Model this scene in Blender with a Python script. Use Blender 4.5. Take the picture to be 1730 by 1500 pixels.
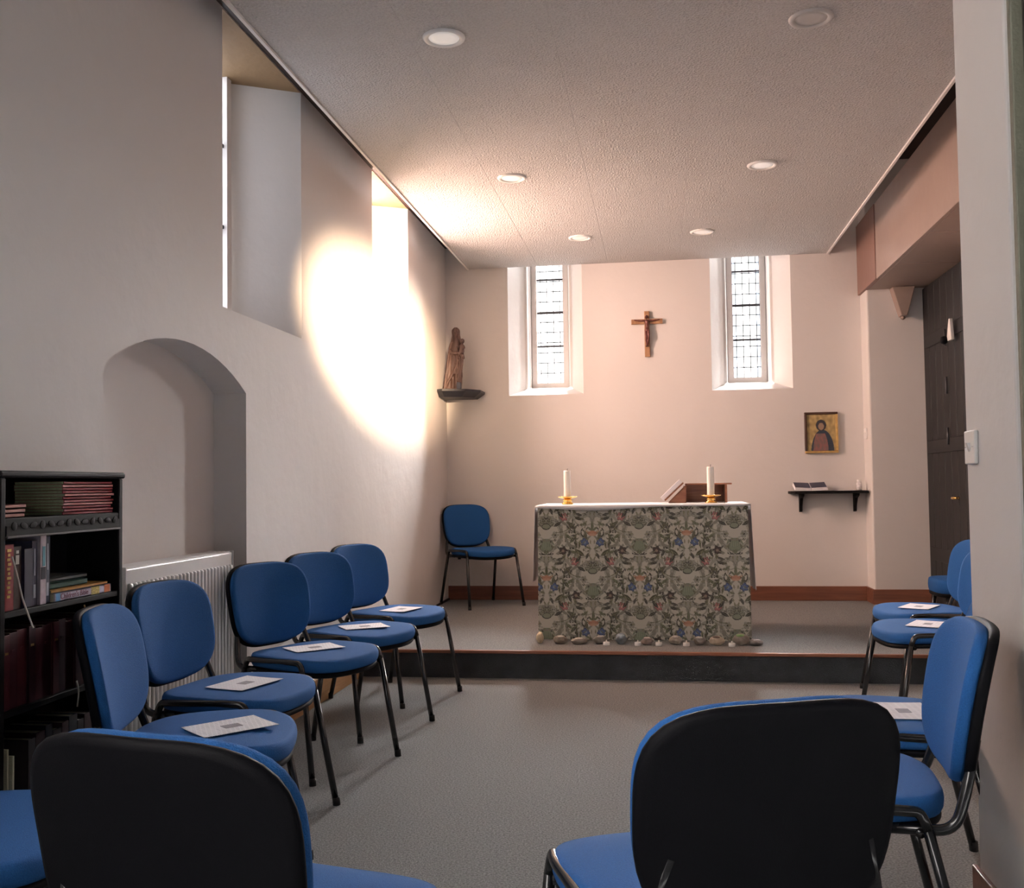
import bpy, bmesh, math, random
import numpy as np
from mathutils import Vector, Matrix, noise
random.seed(7)
for _o in list(bpy.data.objects):
    bpy.data.objects.remove(_o)
SC = bpy.context.scene
COL = SC.collection
R = math.radians
PI = math.pi

def lin(r, g, b):
    f = lambda c: ((c / 255 + .055) / 1.055) ** 2.4 if c > 10.3 else c / 255 / 12.92
    return (f(r), f(g), f(b), 1)

# ------------------------------------------------------------------ camera
F_PX = 1700.0
yaw, pitch, roll = R(8.34), R(2.32), R(-0.79)
EYE = Vector((0, 0, 1.12))
_w = Vector((-math.sin(yaw) * math.cos(pitch), math.cos(yaw) * math.cos(pitch), math.sin(pitch)))
_r0 = Vector((math.cos(yaw), math.sin(yaw), 0)); _u0 = _r0.cross(_w)
_r = _r0 * math.cos(roll) + _u0 * math.sin(roll); _u = -_r0 * math.sin(roll) + _u0 * math.cos(roll)
cd = bpy.data.cameras.new('camera'); cam = bpy.data.objects.new('camera', cd); COL.objects.link(cam)
cam.matrix_world = Matrix(((_r.x, _u.x, -_w.x, EYE.x), (_r.y, _u.y, -_w.y, EYE.y), (_r.z, _u.z, -_w.z, EYE.z), (0, 0, 0, 1)))
cd.sensor_fit = 'HORIZONTAL'; cd.sensor_width = 36; cd.lens = F_PX * 36 / 1730
cd.clip_start = .05; cd.clip_end = 100
SC.camera = cam

# ------------------------------------------------------------------ world, lamps, exposure
SC.view_settings.view_transform = 'Standard'
SC.view_settings.look = 'None'
SC.view_settings.gamma = 1
SC.view_settings.use_curve_mapping = False
SC.view_settings.exposure = -0.18
wd = bpy.data.worlds.new('world'); SC.world = wd; wd.use_nodes = True
wd.node_tree.nodes['Background'].inputs[0].default_value = (.98, .97, 1, 1)
wd.node_tree.nodes['Background'].inputs[1].default_value = .12
PANE_BACK = 3.4        # milky daylight seen in the altar windows
PANE_NEAR = 3.6        # daylight behind the nearer side window (shaded outside)
PANE_SUN = 92.0        # sunlit glass of the farther side window
WARM = (1, .66, .54, 1)

def lamp(name, kind, loc, aim, energy, color, **kw):
    l = bpy.data.lights.new(name, kind); l.energy = energy; l.color = color[:3]
    for k, v in kw.items(): setattr(l, k, v)
    o = bpy.data.objects.new(name, l); COL.objects.link(o); o.location = loc
    o.rotation_euler = (Vector(aim) - Vector(loc)).to_track_quat('-Z', 'Y').to_euler()
    return o
# added spotlight without a known source, makes the glow round the far side window
lamp('added_glow_spot', 'SPOT', (.90, -.5, 2.42), (-1.783, 6.30, 2.05), 27000, (1, .68, .42), spot_size=R(11.2), spot_blend=1.0, shadow_soft_size=.05)
# hazy sun behind the altar wall, coming in through the leaded lancets
sun = lamp('hazy_sun', 'SUN', (1, 12, 6), (1 - .20, 12 - 1.0, 6 - .50), 400, (1, .97, .96), angle=R(46))

# ------------------------------------------------------------------ materials
MATS = {}
def mat(name, color, rough=.6, metal=0, spec=.4, bump=None, var=None, emit=None, coat=0):
    """bump=(scale, strength, detail) ; var=(scale, amount)"""
    if name in MATS: return MATS[name]
    m = bpy.data.materials.new(name); m.use_nodes = True
    nt = m.node_tree; b = nt.nodes['Principled BSDF']
    b.inputs['Base Color'].default_value = color
    b.inputs['Roughness'].default_value = rough
    b.inputs['Metallic'].default_value = metal
    b.inputs['Specular IOR Level'].default_value = spec
    b.inputs['Coat Weight'].default_value = coat
    tc = None
    if bump or var: tc = nt.nodes.new('ShaderNodeTexCoord')
    if var:
        n = nt.nodes.new('ShaderNodeTexNoise'); n.inputs['Scale'].default_value = var[0]; n.inputs['Detail'].default_value = 5
        nt.links.new(tc.outputs['Object'], n.inputs['Vector'])
        r = nt.nodes.new('ShaderNodeMapRange'); r.inputs['From Min'].default_value = .25; r.inputs['From Max'].default_value = .75
        r.inputs['To Min'].default_value = 1 - var[1]; r.inputs['To Max'].default_value = 1 + var[1]
        nt.links.new(n.outputs['Fac'], r.inputs['Value'])
        mx = nt.nodes.new('ShaderNodeMix'); mx.data_type = 'RGBA'; mx.blend_type = 'MULTIPLY'
        mx.inputs['Factor'].default_value = 1; mx.inputs['A'].default_value = color
        nt.links.new(r.outputs['Result'], mx.inputs['B'])
        nt.links.new(mx.outputs['Result'], b.inputs['Base Color'])
    if bump:
        n = nt.nodes.new('ShaderNodeTexNoise'); n.inputs['Scale'].default_value = bump[0]; n.inputs['Detail'].default_value = bump[2]
        nt.links.new(tc.outputs['Object'], n.inputs['Vector'])
        bn = nt.nodes.new('ShaderNodeBump'); bn.inputs['Strength'].default_value = bump[1]; bn.inputs['Distance'].default_value = .02
        nt.links.new(n.outputs['Fac'], bn.inputs['Height']); nt.links.new(bn.outputs['Normal'], b.inputs['Normal'])
    if emit:
        b.inputs['Emission Color'].default_value = emit[0]; b.inputs['Emission Strength'].default_value = emit[1]
    MATS[name] = m
    return m
def wood(name, c1, c2, scale=6, rough=.45, axis='Y'):
    if name in MATS: return MATS[name]
    m = bpy.data.materials.new(name); m.use_nodes = True; nt = m.node_tree; b = nt.nodes['Principled BSDF']
    tc = nt.nodes.new('ShaderNodeTexCoord'); mp = nt.nodes.new('ShaderNodeMapping')
    s = [scale * 6] * 3; s['XYZ'.index(axis)] = scale * .5; mp.inputs['Scale'].default_value = s
    n = nt.nodes.new('ShaderNodeTexNoise'); n.inputs['Scale'].default_value = 1; n.inputs['Detail'].default_value = 6; n.inputs['Distortion'].default_value = .6
    cr = nt.nodes.new('ShaderNodeValToRGB'); cr.color_ramp.elements[0].position = .3; cr.color_ramp.elements[1].position = .7
    cr.color_ramp.elements[0].color = c1; cr.color_ramp.elements[1].color = c2
    nt.links.new(tc.outputs['Object'], mp.inputs['Vector']); nt.links.new(mp.outputs['Vector'], n.inputs['Vector'])
    nt.links.new(n.outputs['Fac'], cr.inputs['Fac']); nt.links.new(cr.outputs['Color'], b.inputs['Base Color'])
    b.inputs['Roughness'].default_value = rough
    MATS[name] = m
    return m
def vcol(name, rough=.85):
    if name in MATS: return MATS[name]
    m = bpy.data.materials.new(name); m.use_nodes = True; nt = m.node_tree; b = nt.nodes['Principled BSDF']
    a = nt.nodes.new('ShaderNodeAttribute'); a.attribute_name = 'print'
    nt.links.new(a.outputs['Color'], b.inputs['Base Color']); b.inputs['Roughness'].default_value = rough
    b.inputs['Specular IOR Level'].default_value = .2
    MATS[name] = m
    return m
def glow(name, color, strength):
    m = bpy.data.materials.new(name); m.use_nodes = True; nt = m.node_tree; b = nt.nodes['Principled BSDF']
    b.inputs['Base Color'].default_value = (.8, .8, .8, 1); b.inputs['Emission Color'].default_value = color
    b.inputs['Emission Strength'].default_value = strength; b.inputs['Roughness'].default_value = .2
    MATS[name] = m
    return m

M_WALL = mat('white_plaster', lin(226, 222, 219), .8, bump=(7, .25, 4), var=(1.2, .02), spec=.25)
M_CEIL = mat('stippled_ceiling', lin(206, 204, 203), .85, bump=(95, .9, 4), var=(95, .12), spec=.2)
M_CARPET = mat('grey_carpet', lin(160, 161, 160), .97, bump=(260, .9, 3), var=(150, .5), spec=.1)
M_RISER = mat('shaded_riser_carpet', lin(78, 81, 84), .97, bump=(200, .8, 3), var=(9, .2), spec=.1)  # floor carpet darkened: the shade on the step face is in the colour
M_NOSE = wood('nosing_wood', lin(120, 72, 52), lin(160, 105, 78), 5, .4, 'X')
M_SKIRT = wood('skirting_wood', lin(104, 62, 46), lin(132, 84, 62), 5, .4, 'X')
M_TAN = wood('tan_skirting', lin(150, 110, 70), lin(190, 148, 100), 5, .5, 'Y')
M_PLATE = wood('dark_timber', lin(26, 16, 12), lin(52, 32, 24), 5, .6, 'Y')
M_BEAM = mat('bulkhead_paint', lin(158, 138, 128), .45, bump=(12, .15, 3), var=(3, .05))
M_SOFFIT = mat('tan_lintel', lin(140, 114, 84), .7, bump=(20, .2, 3), var=(5, .06))
M_DOOR = wood('black_oak', lin(10, 9, 10), lin(26, 23, 24), 4, .6, 'Z')
M_BLUE = mat('blue_upholstery', (.017, .098, .30, 1), .85, bump=(420, .25, 2), var=(300, .12), spec=.25)
M_BLACK = mat('black_plastic', (.003, .003, .0045, 1), .6, spec=.12, bump=(500, .06, 2))
M_TUBE = mat('black_tube', (.012, .012, .013, 1), .22, spec=.6)
M_GLIDE = mat('rubber_glide', (.01, .01, .01, 1), .6)
M_PAPERW = mat('white_paper', lin(240, 238, 242), .8)
M_CLOTH = mat('white_linen', lin(240, 240, 242), .85, bump=(60, .1, 3))
M_WAX = mat('candle_wax', lin(245, 243, 236), .45)
M_BRASS = mat('brass', (.86, .56, .2, 1), .18, metal=1)
M_WICK = mat('wick', (.01, .01, .01, 1), .9)
M_BOXW = wood('bookstand_wood', lin(120, 74, 52), lin(172, 118, 88), 8, .35, 'X')
M_STATUE = wood('statue_wood', lin(74, 55, 50), lin(110, 86, 80), 6, .5, 'Z')
M_SLATE = mat('slate_shelf', lin(44, 46, 54), .5, var=(14, .25))
M_CROSS = wood('cross_wood', lin(146, 104, 72), lin(186, 142, 104), 8, .45, 'Z')
M_CORPUS = mat('bronze_figure', lin(104, 62, 56), .35, metal=.25)
M_GOLD = mat('gilt_frame', (.72, .48, .18, 1), .3, metal=.85, var=(30, .2))
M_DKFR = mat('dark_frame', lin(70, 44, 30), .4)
M_BLKW = wood('ebonised_wood', lin(6, 5, 6), lin(17, 14, 14), 8, .65, 'Y')
M_BLKW.node_tree.nodes['Principled BSDF'].inputs['Specular IOR Level'].default_value = .2
M_RAD = mat('radiator_enamel', lin(226, 226, 226), .35)
M_WHITEP = mat('white_plastic', lin(238, 238, 236), .35)
M_STONEF = mat('window_stone', lin(232, 226, 222), .8, bump=(25, .2, 4))
M_LEAD = mat('lead_came', lin(60, 60, 64), .6)
M_OLIVE = mat('olive_timber', lin(84, 84, 72), .6, bump=(30, .3, 4), var=(10, .1))
M_STONE = mat('rubble_stone', lin(100, 88, 82), .9, bump=(18, .8, 5), var=(5, .25))
M_MORTAR = mat('mortar', lin(92, 84, 78), .95, bump=(40, .6, 4))
M_ROOF = mat('roof_boards', lin(60, 44, 36), .8, var=(6, .2))

# ------------------------------------------------------------------ mesh helpers
def new_obj(name, me, m=None, parent=None, smooth=False):
    if m is not None:
        for mm in (m if isinstance(m, (list, tuple)) else [m]): me.materials.append(mm)
    if smooth:
        me.polygons.foreach_set('use_smooth', [True] * len(me.polygons))
    o = bpy.data.objects.new(name, me); COL.objects.link(o)
    if parent: o.parent = parent
    return o
def from_py(name, v, f, m=None, parent=None, smooth=False):
    me = bpy.data.meshes.new(name); me.from_pydata([tuple(p) for p in v], [], f); me.update()
    return new_obj(name, me, m, parent, smooth)
def from_bm(name, bm, m=None, parent=None, smooth=False):
    bmesh.ops.recalc_face_normals(bm, faces=bm.faces)
    me = bpy.data.meshes.new(name); bm.to_mesh(me); bm.free()
    return new_obj(name, me, m, parent, smooth)
def bm_box(bm, lo, hi, bevel=0, seg=2):
    lo, hi = Vector(lo), Vector(hi); c = (lo + hi) / 2; s = hi - lo
    r = bmesh.ops.create_cube(bm, size=1, matrix=Matrix.Translation(c) @ Matrix.Diagonal((s.x, s.y, s.z, 1)))
    if bevel:
        es = list({e for v in r['verts'] for e in v.link_edges})
        bmesh.ops.bevel(bm, geom=es, offset=bevel, segments=seg, affect='EDGES', profile=.5)
def box(name, lo, hi, m, parent=None, bevel=0, seg=2):
    bm = bmesh.new(); bm_box(bm, lo, hi, bevel, seg); return from_bm(name, bm, m, parent)
def boxes(name, L, m, parent=None, bevel=0):
    bm = bmesh.new()
    for lo, hi in L: bm_box(bm, lo, hi, bevel)
    return from_bm(name, bm, m, parent)
def tube_data(pts, rad, n=10, cap=True, flat=1.0):
    pts = [Vector(p) for p in pts]; V = []; Fc = []
    rads = rad if isinstance(rad, (list, tuple)) else [rad] * len(pts)
    up = None
    for i, p in enumerate(pts):
        t = (pts[min(i + 1, len(pts) - 1)] - pts[max(i - 1, 0)]).normalized()
        if up is None:
            up = Vector((0, 0, 1)) if abs(t.z) < .9 else Vector((1, 0, 0))
        a = t.cross(up).normalized(); up = a.cross(t).normalized()
        for k in range(n):
            q = 2 * PI * k / n
            V.append(p + a * math.cos(q) * rads[i] + up * math.sin(q) * rads[i] * flat)
    for i in range(len(pts) - 1):
        for k in range(n):
            Fc.append((i * n + k, i * n + (k + 1) % n, (i + 1) * n + (k + 1) % n, (i + 1) * n + k))
    if cap:
        Fc.append(tuple(range(n - 1, -1, -1))); Fc.append(tuple(range((len(pts) - 1) * n, len(pts) * n)))
    return V, Fc
def tube(name, pts, rad, m, parent=None, n=10, flat=1.0):
    V, Fc = tube_data(pts, rad, n, True, flat); return from_py(name, V, Fc, m, parent, True)
def smooth_path(pts, per=6):
    P = [Vector(p) for p in pts]; out = []
    for i in range(len(P) - 1):
        p0, p1, p2, p3 = P[max(i - 1, 0)], P[i], P[i + 1], P[min(i + 2, len(P) - 1)]
        for k in range(per):
            t = k / per
            out.append(.5 * ((2 * p1) + (-p0 + p2) * t + (2 * p0 - 5 * p1 + 4 * p2 - p3) * t * t + (-p0 + 3 * p1 - 3 * p2 + p3) * t ** 3))
    out.append(P[-1]); return out
def bend(pts, rad=.03, per=5):
    """polyline with rounded corners"""
    P = [Vector(p) for p in pts]; out = [P[0]]
    for i in range(1, len(P) - 1):
        a = (P[i - 1] - P[i]); b = (P[i + 1] - P[i]); d = min(rad, a.length * .45, b.length * .45)
        s, e = P[i] + a.normalized() * d, P[i] + b.normalized() * d
        for k in range(per + 1):
            t = k / per; out.append(s * (1 - t) ** 2 + P[i] * 2 * t * (1 - t) + e * t * t)
    out.append(P[-1]); return out
def lathe_data(prof, n=24, c=(0, 0, 0)):
    V = []; Fc = []
    for r, z in prof:
        for k in range(n):
            q = 2 * PI * k / n; V.append((c[0] + r * math.cos(q), c[1] + r * math.sin(q), c[2] + z))
    for i in range(len(prof) - 1):
        for k in range(n): Fc.append((i * n + k, i * n + (k + 1) % n, (i + 1) * n + (k + 1) % n, (i + 1) * n + k))
    Fc.append(tuple(range(n - 1, -1, -1))); Fc.append(tuple(range((len(prof) - 1) * n, len(prof) * n)))
    return V, Fc
def lathe(name, prof, m, parent=None, n=24, c=(0, 0, 0)):
    V, Fc = lathe_data(prof, n, c); return from_py(name, V, Fc, m, parent, True)
def prism(name, poly, axis, lo, hi, m, parent=None, bevel=0):
    """extrude a 2D polygon along axis ('x': poly=(y,z), 'y': poly=(x,z), 'z': poly=(x,y))"""
    mk = {'x': lambda p, t: (t, p[0], p[1]), 'y': lambda p, t: (p[0], t, p[1]), 'z': lambda p, t: (p[0], p[1], t)}[axis]
    n = len(poly); V = [mk(p, lo) for p in poly] + [mk(p, hi) for p in poly]
    Fc = [tuple(range(n - 1, -1, -1)), tuple(range(n, 2 * n))] + [(i, (i + 1) % n, n + (i + 1) % n, n + i) for i in range(n)]
    bm = bmesh.new(); vs = [bm.verts.new(v) for v in V]
    for f in Fc: bm.faces.new([vs[i] for i in f])
    if bevel: bmesh.ops.bevel(bm, geom=list(bm.edges), offset=bevel, segments=2, affect='EDGES', profile=.5)
    return from_bm(name, bm, m, parent)
def pad_data(a, b, ex, thick, crown, edge=.45, n=56, rings=7, warp=None, taper=0):
    """cushion with superellipse outline in XY, thickness along Z"""
    prof = []
    for i in range(rings): prof.append((i / rings * (1 - .12), 1))
    prof.append((.93, .97))
    for k in range(1, 6):
        q = PI * k / 6; prof.append((.95 + .05 * math.sin(q), math.cos(q)))
    prof.append((.93, -.97))
    for i in range(rings - 1, -1, -1): prof.append((i / rings * (1 - .12), -1))
    V = []; Fc = []
    for r, h in prof:
        for k in range(n):
            q = 2 * PI * k / n; c, s = math.cos(q), math.sin(q)
            rr = (abs(c) ** ex + abs(s) ** ex) ** (-1 / ex)
            x, y = a * rr * c * r, b * rr * s * r
            x *= 1 + taper * y / b
            z = thick / 2 * h + (crown * (1 - min(1, r) ** 2) if h > 0 else 0)
            p = (x, y, z)
            V.append(warp(*p) if warp else p)
    for i in range(len(prof) - 1):
        for k in range(n): Fc.append((i * n + k, i * n + (k + 1) % n, (i + 1) * n + (k + 1) % n, (i + 1) * n + k))
    return V, Fc
def empty(name, loc=(0, 0, 0), rz=0):
    o = bpy.data.objects.new(name, None); COL.objects.link(o); o.location = loc; o.rotation_euler = (0, 0, rz)
    o.empty_display_size = .1
    return o
def tag(o, label, cat, group=None, kind=None):
    o['label'] = label; o['category'] = cat
    if group: o['group'] = group
    if kind: o['kind'] = kind
    return o
def struct(o):
    o['kind'] = 'structure'; return o
def copy_tree(o, parent=None):
    c = o.copy(); COL.objects.link(c)
    if parent: c.parent = parent
    for ch in list(o.children): copy_tree(ch, c)
    return c
def holed(bm, outer, holes, to3):
    """planar polygon with holes, triangulated"""
    es = []
    for loop in [outer] + holes:
        vs = [bm.verts.new(to3(p)) for p in loop]
        es += [bm.edges.new((vs[i], vs[(i + 1) % len(vs)])) for i in range(len(vs))]
    bmesh.ops.triangle_fill(bm, use_beauty=True, use_dissolve=False, edges=es)
def quad(bm, *p):
    bm.faces.new([bm.verts.new(q) for q in p])

# ------------------------------------------------------------------ the room
XL, YB, ZC, ZP = -1.783, 8.365, 2.957, .161
YS = 5.81                       # front of the platform
TOP = 3.62
# floor
bm = bmesh.new(); quad(bm, (-2.4, -3, 0), (3.2, -3, 0), (3.2, YS + .03, 0), (-2.4, YS + .03, 0))
struct(from_bm('floor', bm, M_CARPET))
# platform
pl = struct(box('floor_platform', (XL - .0, YS + .012, -.05), (2.07, YB, ZP), M_CARPET))
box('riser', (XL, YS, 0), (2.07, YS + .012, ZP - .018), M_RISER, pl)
box('nosing', (XL, YS - .014, ZP - .018), (2.07, YS + .012, ZP + .001), M_NOSE, pl, .004)

# left wall: niche and two deep window openings
W1, W2 = (3.935, 4.87), (6.155, 7.078)
SILL, HEAD = 1.875, 3.14
NY0, NY1, NSP, NAP = 3.03, 4.17, 1.535, 1.685
def arc(y0, y1, zs, za, n=16):
    w = (y1 - y0) / 2; h = za - zs; rad = (w * w + h * h) / (2 * h); cy, cz = (y0 + y1) / 2, za - rad
    a0 = math.asin(w / rad)
    return [(cy + rad * math.sin(-a0 + 2 * a0 * i / n), cz + rad * math.cos(-a0 + 2 * a0 * i / n)) for i in range(n + 1)]
bm = bmesh.new()
A = arc(NY0, NY1, NSP, NAP)
outer = [(-3, 0), (NY0, 0)] + A + [(NY1, 0), (YB, 0), (YB, TOP), (-3, TOP)]
rect = lambda a, b, z0, z1: [(a, z0), (b, z0), (b, z1), (a, z1)]
holed(bm, outer, [rect(*W1, SILL, HEAD), rect(*W2, SILL, HEAD)], lambda p: (XL, p[0], p[1]))
XN = XL - .15
loopn = [(NY0, 0)] + A + [(NY1, 0)]
for i in range(len(loopn) - 1):
    (a, b), (c, d) = loopn[i], loopn[i + 1]
    quad(bm, (XL, a, b), (XL, c, d), (XN, c, d), (XN, a, b))
bm.faces.new([bm.verts.new((XN, y, z)) for y, z in loopn])
XG = -2.09
for (a, b) in (W1, W2):         # splayed reveals
    ia, ib, iz = a + .18, b - .18, SILL + .05
    quad(bm, (XL, b, SILL), (XL, b, HEAD), (XG, ib, HEAD), (XG, ib, iz))
    quad(bm, (XL, a, SILL), (XL, a, HEAD), (XG, ia, HEAD), (XG, ia, iz))
    quad(bm, (XL, a, SILL), (XL, b, SILL), (XG, ib, iz), (XG, ia, iz))
bmesh.ops.remove_doubles(bm, verts=bm.verts, dist=.0005)
wl = struct(from_bm('wall_left', bm, M_WALL))
for (a, b) in (W1, W2):
    box('lintel', (XG - .05, a - .02, HEAD), (XL - .002, b + .02, HEAD + .05), M_SOFFIT, wl)
struct(box('trim_1', (XL, 2.2, HEAD + .005), (XL + .17, YB, HEAD + .2), M_PLATE))

def glazing(name, plane, lo, hi, z0, z1, axis, inward, panem, cols, rows, saddle, frame_w=.05, borders=None):
    """one leaded window: stone frame, panes, lead net and saddle bars, all in a plane"""
    g = struct(empty(name, ((plane, (lo + hi) / 2, z0) if axis == 'y' else ((lo + hi) / 2, plane, z0))))
    def P(t, d, z):            # t along the window, d towards the room
        return (inward * d, t, z) if axis == 'y' else (t, inward * d, z)
    h = (hi - lo) / 2; H = z1 - z0
    def bx(nm, t0, t1, d0, d1, za, zb, m, par=g, bev=0):
        a, b = P(t0, d0, za), P(t1, d1, zb)
        return box(nm, [min(x, y) for x, y in zip(a, b)], [max(x, y) for x, y in zip(a, b)], m, par, bev)
    bx('frame_stile', -h - frame_w, -h, -.04, .035, -frame_w, H + .02, M_STONEF)
    bx('frame_stile', h, h + frame_w, -.04, .035, -frame_w, H + .02, M_STONEF)
    bx('frame_sill', -h, h, -.04, .035, -frame_w, 0, M_STONEF)
    cache = {}
    for i in range(len(cols) - 1):
        for j in range(len(rows) - 1):
            t0, t1 = cols[i] * 2 * h - h, cols[i + 1] * 2 * h - h; za, zb = rows[j], rows[j + 1]
            key = (round(t1 - t0, 4), round(zb - za, 4))
            m = panem if not (borders and i in (0, len(cols) - 2)) else borders
            key = key + (m.name,)
            if key not in cache:
                w, hh = key[0] / 2 - .001, key[1] / 2 - .001
                a, b = P(-w, -.002, -hh), P(w, .002, hh)
                bm = bmesh.new(); bm_box(bm, [min(x, y) for x, y in zip(a, b)], [max(x, y) for x, y in zip(a, b)])
                me = bpy.data.meshes.new('pane'); bm.to_mesh(me); bm.free(); me.materials.append(m); cache[key] = me
            o = bpy.data.objects.new('pane', cache[key]); COL.objects.link(o); o.parent = g
            o.location = P((t0 + t1) / 2, 0, (za + zb) / 2)
    L = []
    for c in cols:
        t = c * 2 * h - h; a, b = P(t - .0034, -.004, 0), P(t + .0034, .006, H); L.append(([min(x, y) for x, y in zip(a, b)], [max(x, y) for x, y in zip(a, b)]))
    for z in rows:
        a, b = P(-h, -.004, z - .0034), P(h, .006, z + .0034); L.append(([min(x, y) for x, y in zip(a, b)], [max(x, y) for x, y in zip(a, b)]))
    boxes('leading', L, M_LEAD, g)
    for z in saddle: bx('saddle_bar', -h, h, .008, .018, z - .008, z + .008, M_LEAD)
    return g
def milky(name, color, strength, clear):
    m = glow(name, color, strength); nt = m.node_tree; b = nt.nodes['Principled BSDF']; out = nt.nodes['Material Output']
    tr = nt.nodes.new('ShaderNodeBsdfTransparent'); mx = nt.nodes.new('ShaderNodeMixShader'); mx.inputs[0].default_value = clear
    nt.links.new(b.outputs[0], mx.inputs[1]); nt.links.new(tr.outputs[0], mx.inputs[2]); nt.links.new(mx.outputs[0], out.inputs[0])
    return m
P_BACK = milky('daylit_glass', (1, .985, .98, 1), PANE_BACK, .6)
P_BLUE = milky('pale_blue_glass', (.62, .80, 1, 1), PANE_BACK * .55, .5)
P_NEAR = glow('shaded_glass', (.86, .9, 1, 1), PANE_NEAR)
P_SUN = glow('sunlit_glass', WARM, PANE_SUN)
COLS = [0, .13, .38, .63, .87, 1]
def rows(H, pitch): n = int(round(H / pitch)); return [H * i / n for i in range(n + 1)]
for nm, (a, b), pm in (('window_1', W1, P_NEAR), ('window_2', W2, P_SUN)):
    lo, hi = a + .26, b - .26
    glazing(nm, XG - .01, lo, hi, SILL + .12, HEAD, 'y', 1, pm, [0, .33, .67, 1], rows(HEAD - SILL - .12, .19), [.4, .8])
# blank masonry round the side lights
bm = bmesh.new()
for (a, b) in (W1, W2):
    holed(bm, rect(a, b, SILL - .05, HEAD + .06), [rect(a + .22, b - .22, SILL + .08, HEAD + .055)], lambda p: (XG - .045, p[0], p[1]))
    quad(bm, (XG, a + .18, SILL + .05), (XG, b - .18, SILL + .05), (XG - .045, b - .18, SILL + .05), (XG - .045, a + .18, SILL + .05))
from_bm('window_masonry', bm, M_STONEF, wl)

# back wall with two deep splayed lancets
BW = ((-1.246, -.617), (.436, 1.079)); BS = 1.870; BH = 3.36
XBR = 1.62
bm = bmesh.new()
holed(bm, [(XL, 0), (XBR + .05, 0), (XBR + .05, TOP), (XL, TOP)], [rect(a, b, BS, BH) for a, b in BW], lambda p: (p[0], YB, p[1]))
for a, b in BW:
    c = (a + b) / 2; j = .204; y1 = 8.615; z1 = BS + .07
    quad(bm, (a, YB, BS), (a, YB, BH), (c - j, y1, BH), (c - j, y1, z1))
    quad(bm, (b, YB, BS), (b, YB, BH), (c + j, y1, BH), (c + j, y1, z1))
    quad(bm, (a, YB, BS), (b, YB, BS), (c + j, y1, z1), (c - j, y1, z1))
    quad(bm, (a, YB, BH), (b, YB, BH), (c + j, y1, BH), (c - j, y1, BH))
    # moulded inner order
    k = .165; y2 = 8.74; z2 = 1.985
    for s in (-1, 1):
        quad(bm, (c + s * j, y1, z1), (c + s * j, y1, BH), (c + s * (j - .02), y1 + .004, BH), (c + s * (j - .02), y1 + .004, z2 - .03))
        quad(bm, (c + s * (j - .02), y1 + .004, z2 - .03), (c + s * (j - .02), y1 + .004, BH), (c + s * k, y2, BH), (c + s * k, y2, z2 - .02))
    quad(bm, (c - j, y1, z1), (c + j, y1, z1), (c + k, y2, z2 - .02), (c - k, y2, z2 - .02))
    quad(bm, (c - j, y1, BH), (c + j, y1, BH), (c + k, y2, BH), (c - k, y2, BH))
    holed(bm, rect(c - k - .05, c + k + .05, z1 - .1, BH + .05), [rect(c - .135, c + .135, z2 - .005, BH - .005)], lambda p: (p[0], 8.80, p[1]))
    for s in (-1, 1): quad(bm, (c + s * k, y2, z2 - .02), (c + s * k, y2, BH), (c + s * k, 8.80, BH), (c + s * k, 8.80, z2 - .02))
    quad(bm, (c - k, y2, z2 - .02), (c + k, y2, z2 - .02), (c + k, 8.80, z2 - .02), (c - k, 8.80, z2 - .02))
    quad(bm, (c - k, y2, BH), (c + k, y2, BH), (c + k, 8.80, BH), (c - k, 8.80, BH))
wb = struct(from_bm('wall_back', bm, M_WALL))
for i, (a, b) in enumerate(BW):
    c = (a + b) / 2
    g = glazing('window_%d' % (3 + i), 8.79, c - .116, c + .116, 2.007, BH, 'x', -1, P_BACK, COLS, rows(BH - 2.007, .0905), [.325, .62, .915], .045, P_BLUE if i else None)
struct(box('baseboard_back', (XL, YB - .018, ZP), (XBR, YB, ZP + .115), M_SKIRT, None, .004))
b = struct(box('baseboard_left', (XL, NY1 + .03, 0), (XL + .02, YS - .015, .135), M_TAN, None, .004))
struct(box('baseboard_left_platform', (XL, YS + .02, ZP), (XL + .014, YB - .02, ZP + .016), M_PLATE, None, .003))

# right side: pier beside the altar wall, door wall, bulkhead
XR = 2.07
bm = bmesh.new()
bm_box(bm, (XBR, 8.12, 0), (XR + .5, YB + .6, TOP), .012)
pr = struct(from_bm('wall_right_pier', bm, M_WALL))
box('skirting', (XBR - .016, 8.104, ZP), (XR, 8.12, ZP + .115), M_SKIRT, pr, .003)
box('skirting', (XBR - .016, 8.12, ZP), (XBR, YB - .019, ZP + .115), M_SKIRT, pr, .003)
bm = bmesh.new(); quad(bm, (XR, 2.8, 0), (XR, 8.12, 0), (XR, 8.12, TOP), (XR, 2.8, TOP))
struct(from_bm('wall_right', bm, M_WALL))
bk = struct(empty('trim_bulkhead', (1.606, 5.5, 2.60)))
box('face_board', (0, -2.6, 0), (.03, 2.18, .56), M_BEAM, bk, .004)
box('end_post', (-.006, 2.19, 0), (.03, 2.86, .56), mat('bulkhead_end_paint', lin(140, 108, 98), .5, bump=(14, .15, 3)), bk, .004)
for i, (y0, y1) in enumerate(((-2.6, -.9), (-.894, .8), (.806, 1.70), (1.706, 2.62))):
    box('soffit_board', (.03, y0, .0), (XR - 1.606, y1, .03), M_BEAM, bk, .003)
cb = struct(empty('trim_corbel', (1.875, 8.12, 2.60)))
prism('bracket', [(-.085, -.002), (.085, -.002), (.022, -.225), (-.022, -.225)], 'y', -.11, -.002, M_BEAM, cb, .006)
lathe('pendant', [(.004, -.252), (.017, -.243), (.02, -.232), (.012, -.222)], M_BEAM, cb, 12, (0, -.055, 0))
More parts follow.
